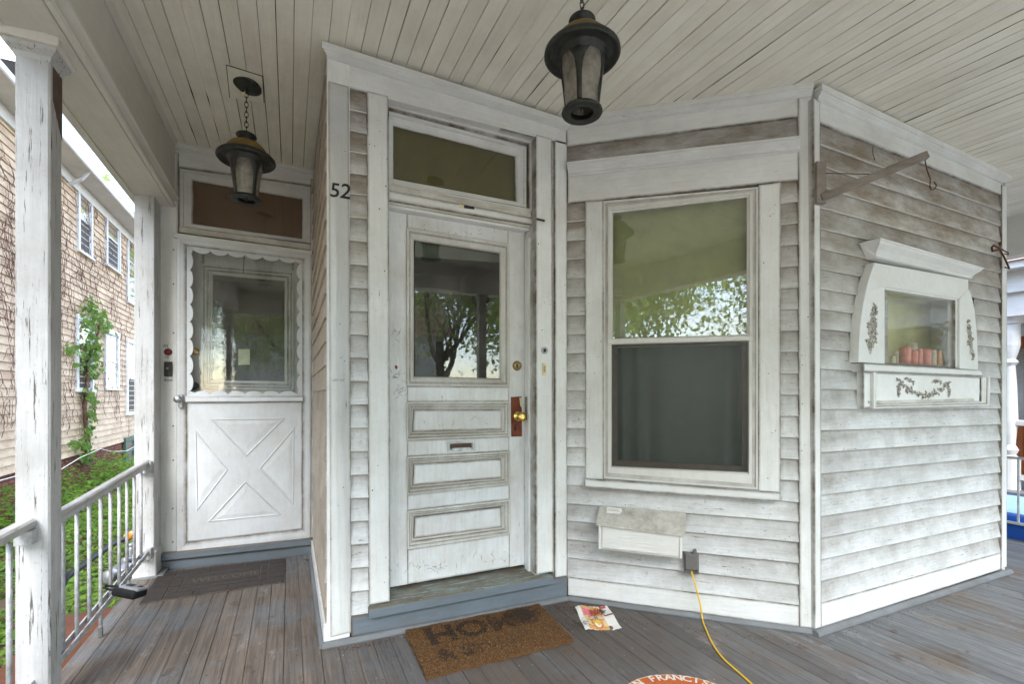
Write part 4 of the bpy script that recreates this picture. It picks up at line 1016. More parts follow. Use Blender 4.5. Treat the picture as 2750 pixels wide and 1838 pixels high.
# ================================================================== D wall cabinet window
CB = empty('display_cabinet', tuple(PD.at(2460, 1098)), 'small white wooden framed display window with carved garlands and swag', 'cabinet')
def zd(x, y): return (2150 + x / 2.852, 600 + y / 2.852)
FT = .045
glq = [zd(645,490), zd(1183,575), zd(1183,1105), zd(645,1078)]
cabM = paint('cabinet_paint', (.79,.81,.82), (.50,.46,.38), .22, (12,12,12), .24, (.12,.09,.07), .55, .3)
# body pieces round the glass, each a shaped board
def shp(pts, fr, bk, name, mat=cabM, bev=.002): return G().slab(PD, [zd(*p) for p in pts], fr, bk).mk(name, mat, CB, bevel=bev)
shp([(570,300),(1285,430),(1285,500),(1215,578),(645,488),(500,520),(520,440),(540,380)], FT, -.004, 'top_board')
shp([(500,520),(645,488),(645,1078),(445,1065),(447,980),(450,900),(455,800),(465,720),(480,620)], FT, -.004, 'side_board')
shp([(1218,580),(1285,500),(1300,530),(1318,590),(1333,660),(1345,780),(1352,870),(1357,970),(1360,1125),(1218,1115)], FT, -.004, 'side_board')
shp([(1183,575),(1215,578),(1218,1115),(1183,1108)], FT - .012, -.004, 'glass_stop')
shp([(645,488),(1215,578),(1183,590),(647,505)], FT - .006, .0, 'glass_stop')
shp([(485,1072),(1385,1126),(1400,1172),(485,1136)], FT + .016, -.004, 'shelf', bev=.004)
shp([(483,1137),(1375,1180),(1370,1392),(483,1418)], FT - .012, -.004, 'lower_panel')
fo = [zd(*p) for p in ((483,1137),(1378,1180),(1372,1395),(483,1418))]; fi = [zd(*p) for p in ((522,1150),(1330,1186),(1328,1362),(522,1382))]
G().ring(PD, fo, fi, [(0,-.004),(0,.050),(.3,.052),(.4,.044),(.6,.048),(.75,.040),(1,.034)]).mk('panel_frame', cabM, CB)
shp([(522,1362),(1328,1343),(1328,1362),(522,1382)], .038, .034, 'dirt_ledge', trimG, 0)
# cornice with crown profile
def cornice():
    T0, T1, B0, B1 = zd(612,108), zd(1405,340), zd(572,262), zd(1302,428)
    b0, b1 = PD.at(*B0, FT), PD.at(*B1, FT); zt0 = PD.at(*T0, .13).z; zt1 = PD.at(*T1, .13).z
    pr = [(0,0),(.08,.010),(.14,.010),(.2,.005),(.45,.022),(.7,.050),(.85,.056),(.86,.062),(1,.062)]
    t0, t1 = PD.at(*T0, .107), PD.at(*T1, .107)
    v = []
    for (b, t_) in ((b0, t0), (b1, t1)):
        for h, o in pr:
            v.append(Vector((lerp(b.x, t_.x, o / .062), b.y - o, lerp(b.z, t_.z, h))))
        v.append(Vector((t_.x, PD.p.y - .002, t_.z))); v.append(Vector((b.x, PD.p.y - .002, b.z)))
    m = len(pr) + 2
    mk('cornice', v, [(i, (i+1) % m, (i+1) % m + m, i + m) for i in range(m)] + [tuple(range(m))[::-1], tuple(range(m, 2*m))], cabM, CB)
    d = [v[len(pr)-1] + Vector((0,0,.0012)), v[m+len(pr)-1] + Vector((0,0,.0012)), v[m+len(pr)] + Vector((0,0,.004)), v[len(pr)] + Vector((0,0,.004))]
    mk('cornice_dust', d, [(0,1,2,3)], soil_dirt, CB)
cornice()
G().slab(PD, glq, .024, .021).mk('glass', glassM, CB)
a = [PD.at(x, y, .0) for x, y in [zd(635,480), zd(1225,570), zd(1225,1112), zd(635,1085)]]
b = [p - PD.n * .16 for p in a]
mk('niche', a + b, [(4,5,6,7),(0,1,5,4),(1,2,6,5),(2,3,7,6),(3,0,4,7)], plain('niche_olive', (.52,.53,.26), .7, nscale=4, var=.3), CB)
# carved ornaments: clusters of petals and leaves standing out of the board
def leaf3(g, c, ang, ln, wd, n_, d_, up_, lift=.004):
    ca, sa = math.cos(ang), math.sin(ang)
    ax = d_ * ca + up_ * sa; sx = d_ * -sa + up_ * ca
    v = [c, c + ax * ln * .35 + sx * wd * .5 + n_ * lift * .3, c + ax * ln + n_ * .001, c + ax * ln * .35 - sx * wd * .5 + n_ * lift * .3, c + ax * ln * .4 + n_ * lift * 1.4]
    g.add(v, [(0,1,4),(1,2,4),(2,3,4),(3,0,4)])
carveM = paint('carving_paint', (.66,.65,.62), (.09,.06,.035), 1.0, (30,30,30), .43, (.07,.05,.03), .6, 1.2, dirtscale=60, lo=.40)
def rosette(g, c, r, P, base=.0):
    for k in range(7):
        leaf3(g, c, k * 2 * math.pi / 7 + random.random(), r, r * .9, P.n, P.d, Vector((0,0,1)), .007)
    g.lathe([(r*.32, .0), (r*.3, .007), (0, .010)], c, P.n, 8)
def garland(path, wid, name, base):
    g = G(); random.seed(len(path))
    for i in range(len(path) - 1):
        for s in range(4):
            t = s / 4; x = lerp(path[i][0], path[i+1][0], t); y = lerp(path[i][1], path[i+1][1], t)
            c = PD.at(*zd(x, y), base); w_ = wid * (.5 + math.sin(math.pi * (i + t) / (len(path) - 1)) * .7)
            for q in range(3):
                leaf3(g, c + PD.d * random.uniform(-w_, w_) * .5 + Vector((0,0,random.uniform(-w_, w_) * .4)), random.uniform(0, 6.28), w_ * 1.1, w_ * .7, PD.n, PD.d, Vector((0,0,1)), .006)
            if s % 2 == 0: rosette(g, c, w_ * .55, PD)
    return g.mk(name, carveM, CB)
garland([(565,635),(560,700),(550,780),(548,850),(530,910),(530,980)], .040, 'carved_garland', FT)
garland([(1280,748),(1288,820),(1295,900),(1310,980),(1322,1045)], .036, 'carved_garland', FT)
garland([(740,1195),(790,1245),(850,1295),(940,1325),(1030,1300),(1100,1250),(1150,1205)], .024, 'carved_swag', .034)
garland([(800,1190),(870,1215)], .022, 'carved_ribbon', .034); garland([(1010,1215),(1080,1205)], .022, 'carved_ribbon', .034)
garland([(752,1240),(745,1280),(748,1325)], .018, 'carved_tassel', .034); garland([(1128,1250),(1132,1290),(1130,1325)], .018, 'carved_tassel', .034)
# objects behind the little pane
def can(x, ybot, ytop, wpx, mat, label, depth, lidm=None, name='drink_can'):
    c = PD.at(*zd(x, ybot), -depth); h = (PD.at(*zd(x, ytop), -depth) - c).length; r = wpx / 2.852 / F * (c - EYE).dot(VV) / 2
    c.z = shelf_z
    e = empty(name, tuple(c), label, 'can' if name == 'drink_can' else 'candle', 'cans and candles behind the cabinet pane')
    G().lathe([(0,0),(r*.85,0),(r,.006),(r,h-.010),(r*.86,h-.001)], c, n=20).mk('body', mat, e, smooth=True)
    G().lathe([(r*.86,h-.001),(r*.86,h-.004),(0,h-.004)], c, n=20).mk('lid', lidm or steel, e)
    return e
shelf_z = a[2].z + .012
G().box(min(q.x for q in a), max(q.x for q in a), PD.p.y + .002, PD.p.y + .155, shelf_z - .02, shelf_z).mk('niche_shelf', oldwood, CB)
can(800, 1072, 938, 75, redcan, 'red tin leftmost of the red cans behind small pane', .06)
can(858, 1072, 895, 62, whitecan, 'tall pale topped can standing behind the red ones', .11)
can(868, 1072, 960, 50, redcan, 'short red can below the tall pale one', .035)
can(908, 1072, 945, 46, redcan, 'slim red can right of the tall pale one', .06)
can(962, 1072, 945, 62, redcan, 'wide pinkish red can in middle of the row', .05)
can(1014, 1072, 950, 42, whitecan, 'white can between red and orange ones', .05)
can(1060, 1072, 955, 46, orgcan, 'orange can at the right end of the row', .055)
can(735, 1060, 960, 24, candle, 'slim white candle at the left end of the pane', .05, candle, 'candle')
can(705, 1060, 1000, 36, candle, 'short stubby candle in far left corner behind pane', .05, candle, 'candle')

# ================================================================== corner bracket with hook
BK = empty('hanging_bracket', tuple(PC.at(2185, 550)), 'weathered wooden plant bracket arm with wire hook on the bay corner', 'bracket')
cpt = Vector((2.496, 1.518, 0))
cn_ = (PC.n + PD.n).normalized()
base = cpt + cn_ * .012
zt_, zb_ = 1.2 + (HOR - 436) / F * 2.42, 1.2 + (HOR - 548) / F * 2.42
tv = Vector((-cn_.y, cn_.x, 0))
if tv.dot(RV) < 0: tv = -tv
v = [Vector((0,0,z)) + base + tv * s * .026 + cn_ * o for z in (zb_, zt_) for (s, o) in ((-1,0),(1,0),(1,.026),(-1,.026))]
mk('back_block', v, [(3,2,1,0),(4,5,6,7),(0,1,5,4),(1,2,6,5),(2,3,7,6),(3,0,4,7)], oldwood, BK, bevel=.002)
a0 = base + cn_ * .02 + Vector((0,0,zb_ + .028)); r = ray(2490, 416); a1 = EYE + r * 2.28
bar(G(), a0, a1, .030, .036).mk('arm', oldwood, BK, bevel=.0025)
mid = a0.lerp(a1, .47)
G().tube([base + cn_ * .02 + tv * .01 + Vector((0,0,zt_ - .06)), mid + Vector((0,0,.022))], .0022, 5).mk('stay_wire', rust, BK)
zz = EYE + ray(2484, 432) * 2.26
def atd(px, py, d=2.26): return EYE + ray(px, py) * d
G().tube([atd(2484,430), atd(2489,455), atd(2498,480), atd(2498,492), atd(2497,500), atd(2499,508), atd(2505,510), atd(2512,505), atd(2515,498), atd(2508,488)], .0024, 6).mk('hook', rust, BK, smooth=True)
HW = empty('wire_loop', tuple(PD.at(2345, 395, .01)), 'thin wire stub hanging from siding above the bracket arm', 'wire')
G().tube([PD.at(2345,393,.012), PD.at(2343,400,.02), PD.at(2345,415,.02), PD.at(2350,430,.015)], .0022, 5).mk('wire', rust, HW)
RH = empty('rusty_hook', tuple(PD.at(2700, 700, .02)), 'rusty iron gate hook screwed to the right corner board', 'hook')
def zh(x, y): return zd(x, y)
G().tube([PD.at(*zd(1545,200),.02), PD.at(*zd(1500,205),.05), PD.at(*zd(1470,215),.05), PD.at(*zd(1463,185),.05), PD.at(*zd(1480,168),.05), PD.at(*zd(1520,190),.04)], .006, 6).mk('loop', rust, RH, smooth=True)
G().tube([PD.at(*zd(1520,195),.03), PD.at(*zd(1555,250),.03), PD.at(*zd(1598,345),.03)], .006, 6).mk('shank', rust, RH)
G().tube([PD.at(*zd(1540,200),.02), PD.at(*zd(1590,225),.04), PD.at(*zd(1590,240),.04), PD.at(*zd(1562,232),.03)], .004, 5).mk('staple', rust, RH)
G().tube([PD.at(*zd(1562,335),.02), PD.at(*zd(1600,350),.04)], .004, 5).mk('staple', rust, RH)

# ================================================================== letter box, outlet, cord
MB_ = empty('letter_box', tuple(PC.at(1718, 1490)), 'homemade white wooden letter box with slanted grey lid under the window', 'letter box')
def zm(x, y): return (1580 + x / 6.03, 1320 + y / 6.03)
tlm, trm = zm(195,232), zm(1572,350); brm, blm = zm(1560,700), zm(130,520)
a = [PC.at(*tlm, .014), PC.at(*trm, .014), PC.at(*brm, .135), PC.at(*blm, .135)]
th = Vector((0,0,-.011)); mk('lid', a + [p + th for p in a], [(3,2,1,0),(4,5,6,7),(0,4,5,1),(1,5,6,2),(2,6,7,3),(3,7,4,0)], mbox, MB_, bevel=.0015)
f4 = [PC.at(*zm(222,568), .118), PC.at(*zm(1470,716), .118), PC.at(*zm(1462,1092), .118), PC.at(*zm(222,948), .118)]
bk_ = [p - PC.n * .012 for p in f4]; mk('front_board', f4 + bk_, [(0,1,2,3),(7,6,5,4),(0,4,5,1),(1,5,6,2),(2,6,7,3),(3,7,4,0)], mboxf, MB_, bevel=.001)
def side_b(xa, xb, y0_, y1_):
    p = [PC.at(*zm(xa, y0_), .118), PC.at(*zm(xb, y0_), .118), PC.at(*zm(xb, y1_), .118), PC.at(*zm(xa, y1_), .118)]
    q = [v_ - PC.n * .116 for v_ in p]
    q[0].z += .07; q[1].z += .07
    mk('side_board', p + q, BF, mboxf, MB_, bevel=.001)
side_b(165, 214, 560, 940); side_b(1474, 1520, 720, 1095)
p = [v_ + Vector((0,0,.002)) for v_ in (f4[3], f4[2])]; q = [v_ - PC.n * .11 for v_ in p]
mk('bottom_board', [p[0], p[1], q[1], q[0]] + [v_ + Vector((0,0,.01)) for v_ in (p[0], p[1], q[1], q[0])], BF, mboxf, MB_)
def lidpt(u, v_, o=.0012): 
    A_ = a[0].lerp(a[1], u); B_ = a[3].lerp(a[2], u); n_ = (a[1]-a[0]).cross(a[3]-a[0]).normalized()
    if n_.dot(PC.n) < 0: n_ = -n_
    return A_.lerp(B_, v_) + n_ * o
mk('name_label', [lidpt(.085,.06), lidpt(.26,.085), lidpt(.275,.22), lidpt(.25,.38), lidpt(.095,.40)], [(0,1,2,3,4)], paper, MB_)
for k in range(6): G().tube([lidpt(.108 + k*.022,.17,.002), lidpt(.116 + k*.022,.19,.002)], .0018, 4).mk('pen_mark', blackp, MB_)
G().tube([lidpt(.10,.25,.0018), lidpt(.25,.25,.0018)], .0009, 4).mk('pen_line', blackp, MB_)
for (x0_, y0_, x1_, y1_) in ((572,203,618,246),(1112,243,1160,300)):
    e = G().slab(PC, [zm(x0_,y0_), zm(x1_,y0_+4), zm(x1_,y1_+4), zm(x0_,y1_)], .010, .002).mk('hanger_tab', trimH, MB_)
    disc_on(PC, *zm((x0_+x1_)/2+5, (y0_+y1_)/2), 0, .010, [(.003,0),(.003,.001),(0,.001)], blackp, 'tab_screw', MB_, 8)
OB = empty('outlet_box', tuple(PC.at(1857, 1545, .02)), 'grey weatherproof outlet cover on the clapboards beside letter box', 'outlet')
def so2(x, y): return zm(x, y)
G().slab(PC, [so2(1550,1000), so2(1790,1022), so2(1795,1355), so2(1558,1335)], .030, -.0).mk('box_body', greybox, OB, bevel=.004)
G().slab(PC, [so2(1562,1012), so2(1780,1032), so2(1782,1300), so2(1566,1280)], .052, .031).mk('lid', greybox, OB, bevel=.006)
G().slab(PC, [so2(1700,960), so2(1755,950), so2(1760,1030), so2(1702,1030)], .036, .01).mk('hinge_tab', greybox, OB, bevel=.004)
G().slab(PC, [so2(1563,1285), so2(1598,1288), so2(1598,1340), so2(1563,1336)], .050, .030).mk('skirt', greybox, OB)
G().slab(PC, [so2(1752,1300), so2(1790,1302), so2(1790,1352), so2(1752,1350)], .050, .030).mk('skirt', greybox, OB)
pts = [PC.at(1856,1532,.025), PC.at(1859,1542,.034), PC.at(1864,1560,.04), PC.at(1873,1594,.045), PC.at(1880,1622,.05)]
pts += [fl(1886,1662,.012), fl(1891,1680,.006), fl(1898,1697,.006), fl(1909,1722,.006), fl(1926,1750,.006), fl(1948,1776,.006), fl(1975,1800,.006), fl(2000,1822,.006), fl(2022,1842,.006), fl(2045,1866,.006), fl(2060,1900,.006), fl(2100,1990,.006)]
def smooth_path(pts, k=5):
    out = []; n = len(pts)
    for i in range(n - 1):
        p0, p1, p2, p3 = pts[max(i-1,0)], pts[i], pts[i+1], pts[min(i+2,n-1)]
        for s in range(k):
            t = s / k
            out.append(.5 * ((2*p1) + (p2-p0)*t + (2*p0-5*p1+4*p2-p3)*t*t + (3*p1-p0-3*p2+p3)*t**3))
    out.append(pts[-1]); return out
tag(G().tube(smooth_path(pts), .0042, 8).mk('extension_cord', yellow, smooth=True), 'yellow extension cord running from outlet box down across the floor', 'cord')

# ================================================================== mats and flyer
def mat_slab(quad, h, name, mat, parent=None, rag=0.0, n=30, m=16, top=0):
    A, B, C, D = [fl(x, y, 0) for x, y in quad]
    v = []; f = []
    for i in range(n + 1):
        for j in range(m + 1):
            s, t = i / n, j / m
            p = A.lerp(B, s).lerp(D.lerp(C, s), t)
            if i in (0, n) or j in (0, m): p = p + Vector((random.uniform(-rag, rag), random.uniform(-rag, rag), 0))
            v.append(Vector((p.x, p.y, zf(p.x, p.y) + h + (noise.noise(p * 9) * top))))
    for i in range(n):
        for j in range(m): f.append((i*(m+1)+j, i*(m+1)+j+1, (i+1)*(m+1)+j+1, (i+1)*(m+1)+j))
    edge = [i*(m+1) for i in range(n+1)] + [n*(m+1)+j for j in range(1, m+1)] + [i*(m+1)+m for i in range(n-1, -1, -1)] + [j for j in range(m-1, 0, -1)]
    k = len(v); v += [Vector((v[e].x, v[e].y, zf(v[e].x, v[e].y) + .001)) for e in edge]
    for q in range(len(edge)): f.append((edge[q], edge[(q+1) % len(edge)], k + (q+1) % len(edge), k + q))
    return mk(name, v, f, mat, parent), (A, B, C, D)
def on_mat(Q, u, v, h):
    A, B, C, D = Q; p = A.lerp(B, u).lerp(D.lerp(C, u), v); return Vector((p.x, p.y, zf(p.x, p.y) + h))
HQ = [(1084,1696),(1440,1624),(1541,1727),(1146,1828)]
hm = empty('coir_doormat', tuple(fl(1300,1720)), 'worn brown coir doormat with faded lettering before the front door', 'doormat')
_, Q = mat_slab(HQ, .018, 'pile', coir, hm, .005, 46, 24, .004)
def flat_text(Q, s, u, v, hgt, h, mat, name, parent, sx=.62, bold=0, drop=0):
    vs, fs = text_geo(s, 1.0, 0, 0, bold)
    A, B, C, D = Q; W = (B - A).length; H = (D - A).length
    out = [on_mat(Q, u + p.x * hgt * H / W * sx / .7, v - p.y * hgt / .7, h) for p in vs]
    keep = fs if not drop else [f for f in fs if random.random() > drop]
    return mk(name, out, keep, mat, parent)
# worn print: pieces of the letters, raised pile tufts in a darker dye
def tufts(Q, glyph, mat, n, parent, name, wear):
    "dark tufts of fibre inside the letter outlines, thinning with wear"
    g = G(); vs, fs, tr = glyph
    tris = []
    for f in fs:
        for k in range(1, len(f) - 1): tris.append((vs[f[0]], vs[f[k]], vs[f[k+1]]))
    ar = [((b - a_).cross(c - a_)).length for a_, b, c in tris]
    pick = random.choices(tris, ar, k=n)
    for a_, b, c in pick:
        r1_, r2_ = random.random(), random.random()
        if r1_ + r2_ > 1: r1_, r2_ = 1 - r1_, 1 - r2_
        p = a_ + (b - a_) * r1_ + (c - a_) * r2_
        u, v = tr(p)
        if random.random() < wear(u, v): continue
        o = on_mat(Q, u, v, .0195 + random.uniform(0, .003)); an = random.uniform(0, 6.28); l = random.uniform(.003, .007); w2 = .0012
        d = Vector((math.cos(an), math.sin(an), 0)); e_ = Vector((-d.y, d.x, 0))
        g.add([o - d*l - e_*w2, o + d*l - e_*w2 + Vector((0,0,.002)), o + d*l + e_*w2 + Vector((0,0,.002)), o - d*l + e_*w2], [(0,1,2,3)])
    o = g.mk(name, mat, parent); o['kind'] = 'stuff'; return o
W_H = (Q[1]-Q[0]).length / (Q[3]-Q[0]).length
def tr_for(u0, v0, hg, sx): return lambda p: (u0 + p.x * hg / W_H * sx / .7, v0 - p.y * hg / .7)
vs, fs = text_geo('HOME', 1, 0, 0, .03)
tufts(Q, (vs, fs, tr_for(.10, .50, .34, .98)), coirdark, 5200, hm, 'faded_lettering', lambda u, v: .05 + min(.66, max(0, (u - .14)) * 1.5))
vs, fs = text_geo('& SWEET HOME', 1, 0, 0, .03)
tufts(Q, (vs, fs, tr_for(.11, .83, .20, 1.0)), coirdark, 2600, hm, 'faded_lettering', lambda u, v: .15 + min(.72, max(0, (u - .14)) * 2.2))
stain = [Vector((random.gauss(.82,.05), random.gauss(.27,.08), 0)) for _ in range(1500)]
g = G()
for q_ in stain:
    o = on_mat(Q, q_.x, q_.y, .0195 + random.uniform(0, .003)); an = random.uniform(0, 6.28); d = Vector((math.cos(an), math.sin(an), 0)) * .005; e_ = Vector((-d.y, d.x, 0)) * .25
    g.add([o - d - e_, o + d - e_, o + d + e_, o - d + e_], [(0,1,2,3)])
g.mk('dark_stain', coirdark, hm)['kind'] = 'stuff'
# loose fibre all over
g = G()
for k in range(5200):
    u, v = random.random(), random.random(); o = on_mat(Q, u * 1.01 - .005, v * 1.02 - .01, .018 + random.uniform(0, .004)); an = random.uniform(0, 6.28); l = random.uniform(.003, .008)
    d = Vector((math.cos(an), math.sin(an), .25)); e_ = Vector((-d.y, d.x, 0)) * .0006
    g.add([o - d*l*.3 - e_, o + d*l - e_, o + d*l + e_, o - d*l*.3 + e_], [(0,1,2,3)])
o = g.mk('loose_fibre', plain('fibre', (.28,.17,.08), .9, nscale=120, var=.4), hm); o['kind'] = 'stuff'
# rubber welcome mat with raised bricks
WQ = [(427,1544),(767,1503),(763,1567),(374,1626)]
wm = empty('rubber_doormat', tuple(fl(590,1560)), 'dark rubber brick pattern welcome mat before the storm door', 'doormat')
_, Q2 = mat_slab(WQ, .006, 'backing', rubberhi, wm, 0, 4, 4)
def rb(u0, u1, v0, v1, h=.011):
    e = .004; c = [on_mat(Q2, u0+e, v0+e*2.4, h), on_mat(Q2, u1-e, v0+e*2.4, h), on_mat(Q2, u1-e, v1-e*2.4, h), on_mat(Q2, u0+e, v1-e*2.4, h)]
    mk('rubber_brick', [p - Vector((0,0,.006)) for p in c] + c, [(0,1,2,3)[::-1],(4,5,6,7),(0,1,5,4),(1,2,6,5),(2,3,7,6),(3,0,4,7)], rubber, wm, bevel=.0012)
rows = [(0,.2),(.2,.4),(.4,.6),(.6,.8),(.8,1)]
us = {0:[0,.14,.40,.66,.86,1], 4:[0,.14,.34,.58,.84,1]}
for i, (v0, v1) in enumerate(rows):
    if i in us:
        for a_, b_ in zip(us[i], us[i][1:]): rb(a_, b_, v0, v1)
    else:
        for a_, b_ in ((0,.14),(.14,.22),(.80,.86),(.86,1)): rb(a_, b_, v0, v1)
rb(.22, .80, .2, .36); rb(.22, .80, .66, .8); rb(.22, .80, .36, .66)
flat_text(Q2, 'WELCOME', .285, .585, .15, .0125, rubberhi, 'raised_lettering', wm, .74, .0)
# oval orange mat cut by the bottom of the picture
om = empty('oval_doormat', tuple(fl(1800,1960)), 'orange oval doormat with tan border and pale arched lettering', 'doormat')
top = fl(1797, 1819); rt = fl(1904, 1838); lf_ = fl(1696, 1838)
ex = (rt - lf_); ex.z = 0; ex.normalize(); ey = Vector((ex.y, -ex.x, 0))
if ey.dot(VV) > 0: ey = -ey
ea, eb = .40, .24
mid = (rt + lf_) / 2
# centre so that the ellipse passes the three seen points
hh = (mid - top).dot(ey); wd_ = (rt - lf_).length / 2
eb = .25; ea = wd_ / math.sqrt(max(1e-4, 1 - (1 - abs(hh) / eb) ** 2))
oc = mid + ey * (eb - abs(hh)); oc = oc + ex * 0
def oval(sc, z, n=64): return [Vector((0,0,0)) + oc + ex * ea * sc * math.cos(2*math.pi*k/n) + ey * (eb - ea*(1-sc)) * math.sin(2*math.pi*k/n) for k in range(n)]
def oval_part(sc, h0, h1, mat, name):
    p = oval(sc, 0); n = len(p)
    v = [Vector((q.x, q.y, zf(q.x, q.y) + h0)) for q in p] + [Vector((q.x, q.y, zf(q.x, q.y) + h1)) for q in p]
    mk(name, v, [tuple(range(n, 2*n))] + [(i, (i+1) % n, (i+1) % n + n, i + n) for i in range(n)], mat, om)
oval_part(1.0, 0, .008, rubber, 'backing'); oval_part(.985, .008, .012, tan, 'border'); oval_part(.955, .012, .0135, orangemat, 'pile')
msg = 'SAN FRANCISCO'
for i, ch in enumerate(msg):
    if ch == ' ': continue
    th_ = -math.pi/2 + (i - 6) * .155
    sc = .83; bx = oc + ex * ea * sc * math.cos(th_) + ey * (eb - ea*(1-sc)) * math.sin(th_)
    tg = (ex * -math.sin(th_) * ea + ey * math.cos(th_) * eb).normalized(); no = Vector((tg.y, -tg.x, 0))
    if no.dot(bx - oc) < 0: no = -no
    vs, fs = text_geo(ch, .062, 0, 0, .0015, 'CENTER')
    out = [bx + tg * q.x * .9 + no * q.y * .9 for q in vs]
    mk('lettering', [Vector((q.x, q.y, zf(q.x, q.y) + .0145)) for q in out], fs, palegrey, om)
# flyer
FQ = [(1544,1634.5),(1630.5,1633),(1670.5,1694),(1571.5,1696)]
fy = empty('flyer', tuple(fl(1604,1665)), 'creased colourful food flyer lying on the floor under the window', 'flyer')
Q3 = [fl(x, y) for x, y in FQ]
def fpt(u, v, o=0): 
    p = Q3[0].lerp(Q3[1], u).lerp(Q3[3].lerp(Q3[2], u), v); return Vector((p.x, p.y, zf(p.x, p.y) + .003 + o + .010 * max(0, math.sin(u * 7.5 + .3)) * (1 - .4*v) + .004 * math.sin(v * 9 + u * 4)))
def sheet(u0, u1, v0, v1, o, mat, name, n=8, wob=0):
    v_, f_ = [], []
    for i in range(n + 1):
        for j in range(n + 1):
            v_.append(fpt(lerp(u0, u1, i/n), lerp(v0, v1, j/n) + (wob * math.sin(i * 2.3) if j in (0, n) else 0), o))
    for i in range(n):
        for j in range(n): f_.append((i*(n+1)+j, i*(n+1)+j+1, (i+1)*(n+1)+j+1, (i+1)*(n+1)+j))
    return mk(name, v_, f_, mat, fy, smooth=True)
sheet(0, 1, 0, 1, 0, paper, 'paper_sheet', 22, .012)
fo_ = plain('flyer_orange', (.75,.38,.12), .6, nscale=30, var=.4); fr_ = plain('flyer_red', (.62,.07,.04), .6, nscale=60, var=.6); fpk = plain('flyer_pink', (.78,.16,.24), .6, nscale=60, var=.5); fcr = plain('flyer_cream', (.80,.56,.30), .6, nscale=25, var=.2); fdk = plain('flyer_dark', (.20,.04,.03), .6)
sheet(.14, .70, .02, .98, .0008, fcr, 'printed_panel', 10)
sheet(.14, .70, .03, .42, .0016, fo_, 'printed_photo', 8); sheet(.17, .42, .13, .40, .0024, fpk, 'printed_photo', 6); sheet(.36, .66, .16, .34, .0030, fr_, 'printed_photo', 6)
sheet(.14, .70, .86, .99, .0016, fo_, 'printed_band', 5)
sheet(.73, .99, .40, .46, .0012, fdk, 'printed_band', 4); sheet(.72, .92, .01, .09, .0012, fr_, 'printed_band', 4)
sheet(.41, .52, .45, .55, .0020, plain('flyer_blue', (.20,.28,.36), .6), 'printed_square', 3)
def fdisc(u, v, r, o, mat, name):
    v_ = [fpt(u, v, o)] + [fpt(u + r * math.cos(k * math.pi / 8), v + r * 1.1 * math.sin(k * math.pi / 8), o) for k in range(16)]
    mk(name, v_, [(0, 1 + k, 1 + (k + 1) % 16) for k in range(16)], mat, fy)
fdisc(.42, .76, .16, .0022, fr_, 'printed_dish'); fdisc(.42, .76, .14, .0028, fo_, 'printed_dish'); fdisc(.42, .80, .09, .0034, paper, 'printed_dish'); fdisc(.42, .73, .10, .0038, plain('flyer_yellow', (.85,.55,.08), .6, nscale=80, var=.4), 'printed_dish')
vs, fs = text_geo('DAILY SPECIALS' if False else 'TOAST BAKED', 1, 0, 0, .02)
mk('printed_lettering', [fpt(.20 + p_.x * .068, .655 - p_.y * .075, .0022) for p_ in vs], fs, fr_, fy)

# debris: crumbs, leaf bits, white flecks
def scatter(n, region, mat, smin, smax, name, label):
    g = G(); k = 0
    while k < n:
        x_, y_ = region()
        if x_ is None: continue
        p = fl(x_, y_, .0025); s = random.uniform(smin, smax); a_ = random.uniform(0, 6.28)
        v_ = [p + Vector((math.cos(a_ + q * 2.1 + random.random()) * s, math.sin(a_ + q * 2.1) * s * .6, random.uniform(0, s * .5))) for q in range(3)]
        v_.append(p + Vector((0,0,s*.6))); g.add(v_, [(0,1,2),(0,1,3),(1,2,3),(2,0,3)]); k += 1
    o = g.mk(name, mat); tag(o, label, kind='stuff'); return o
random.seed(21)
def along(ax, ay, bx, by, sp_):
    def f():
        t = random.random(); return lerp(ax, bx, t) + random.gauss(0, sp_), lerp(ay, by, t) + abs(random.gauss(0, sp_ * .6)) + 3
    return f
scatter(420, along(900,1745,1500,1628,9), soil_dirt, .002, .007, 'floor_debris', 'brown crumbs and leaf bits along the door step')
scatter(420, along(1510,1625,1640,1640,14), soil_dirt, .002, .008, 'floor_debris', 'brown leaf bits in the inner corner by the flyer')
scatter(240, along(855,1560,885,1740,5), soil_dirt, .002, .008, 'floor_debris', 'brown leaf bits along the side wall')
scatter(160, along(1620,1650,2160,1725,12), soil_dirt, .002, .006, 'floor_debris', 'brown crumbs along the bay wall')
scatter(140, along(2220,1712,2690,1560,10), soil_dirt, .002, .006, 'floor_debris', 'brown crumbs along the right wall')
scatter(190, lambda: (random.uniform(420, 2600), random.uniform(1570, 1838)), soil_dirt, .002, .006, 'floor_debris', 'scattered crumbs over the open floor')
scatter(110, lambda: (random.gauss(1300, 210), random.gauss(1720, 60)), paper, .001, .0035, 'floor_debris', 'white paint flecks round the coir doormat')
scatter(60, lambda: (random.uniform(500, 2400), random.uniform(1600, 1835)), paper, .001, .003, 'floor_debris', 'white paint flecks over the open floor')
scatter(90, along(822,1500,842,1503,6), soil_dirt, .002, .007, 'floor_debris', 'brown leaf bits in the corner of the storm door step')

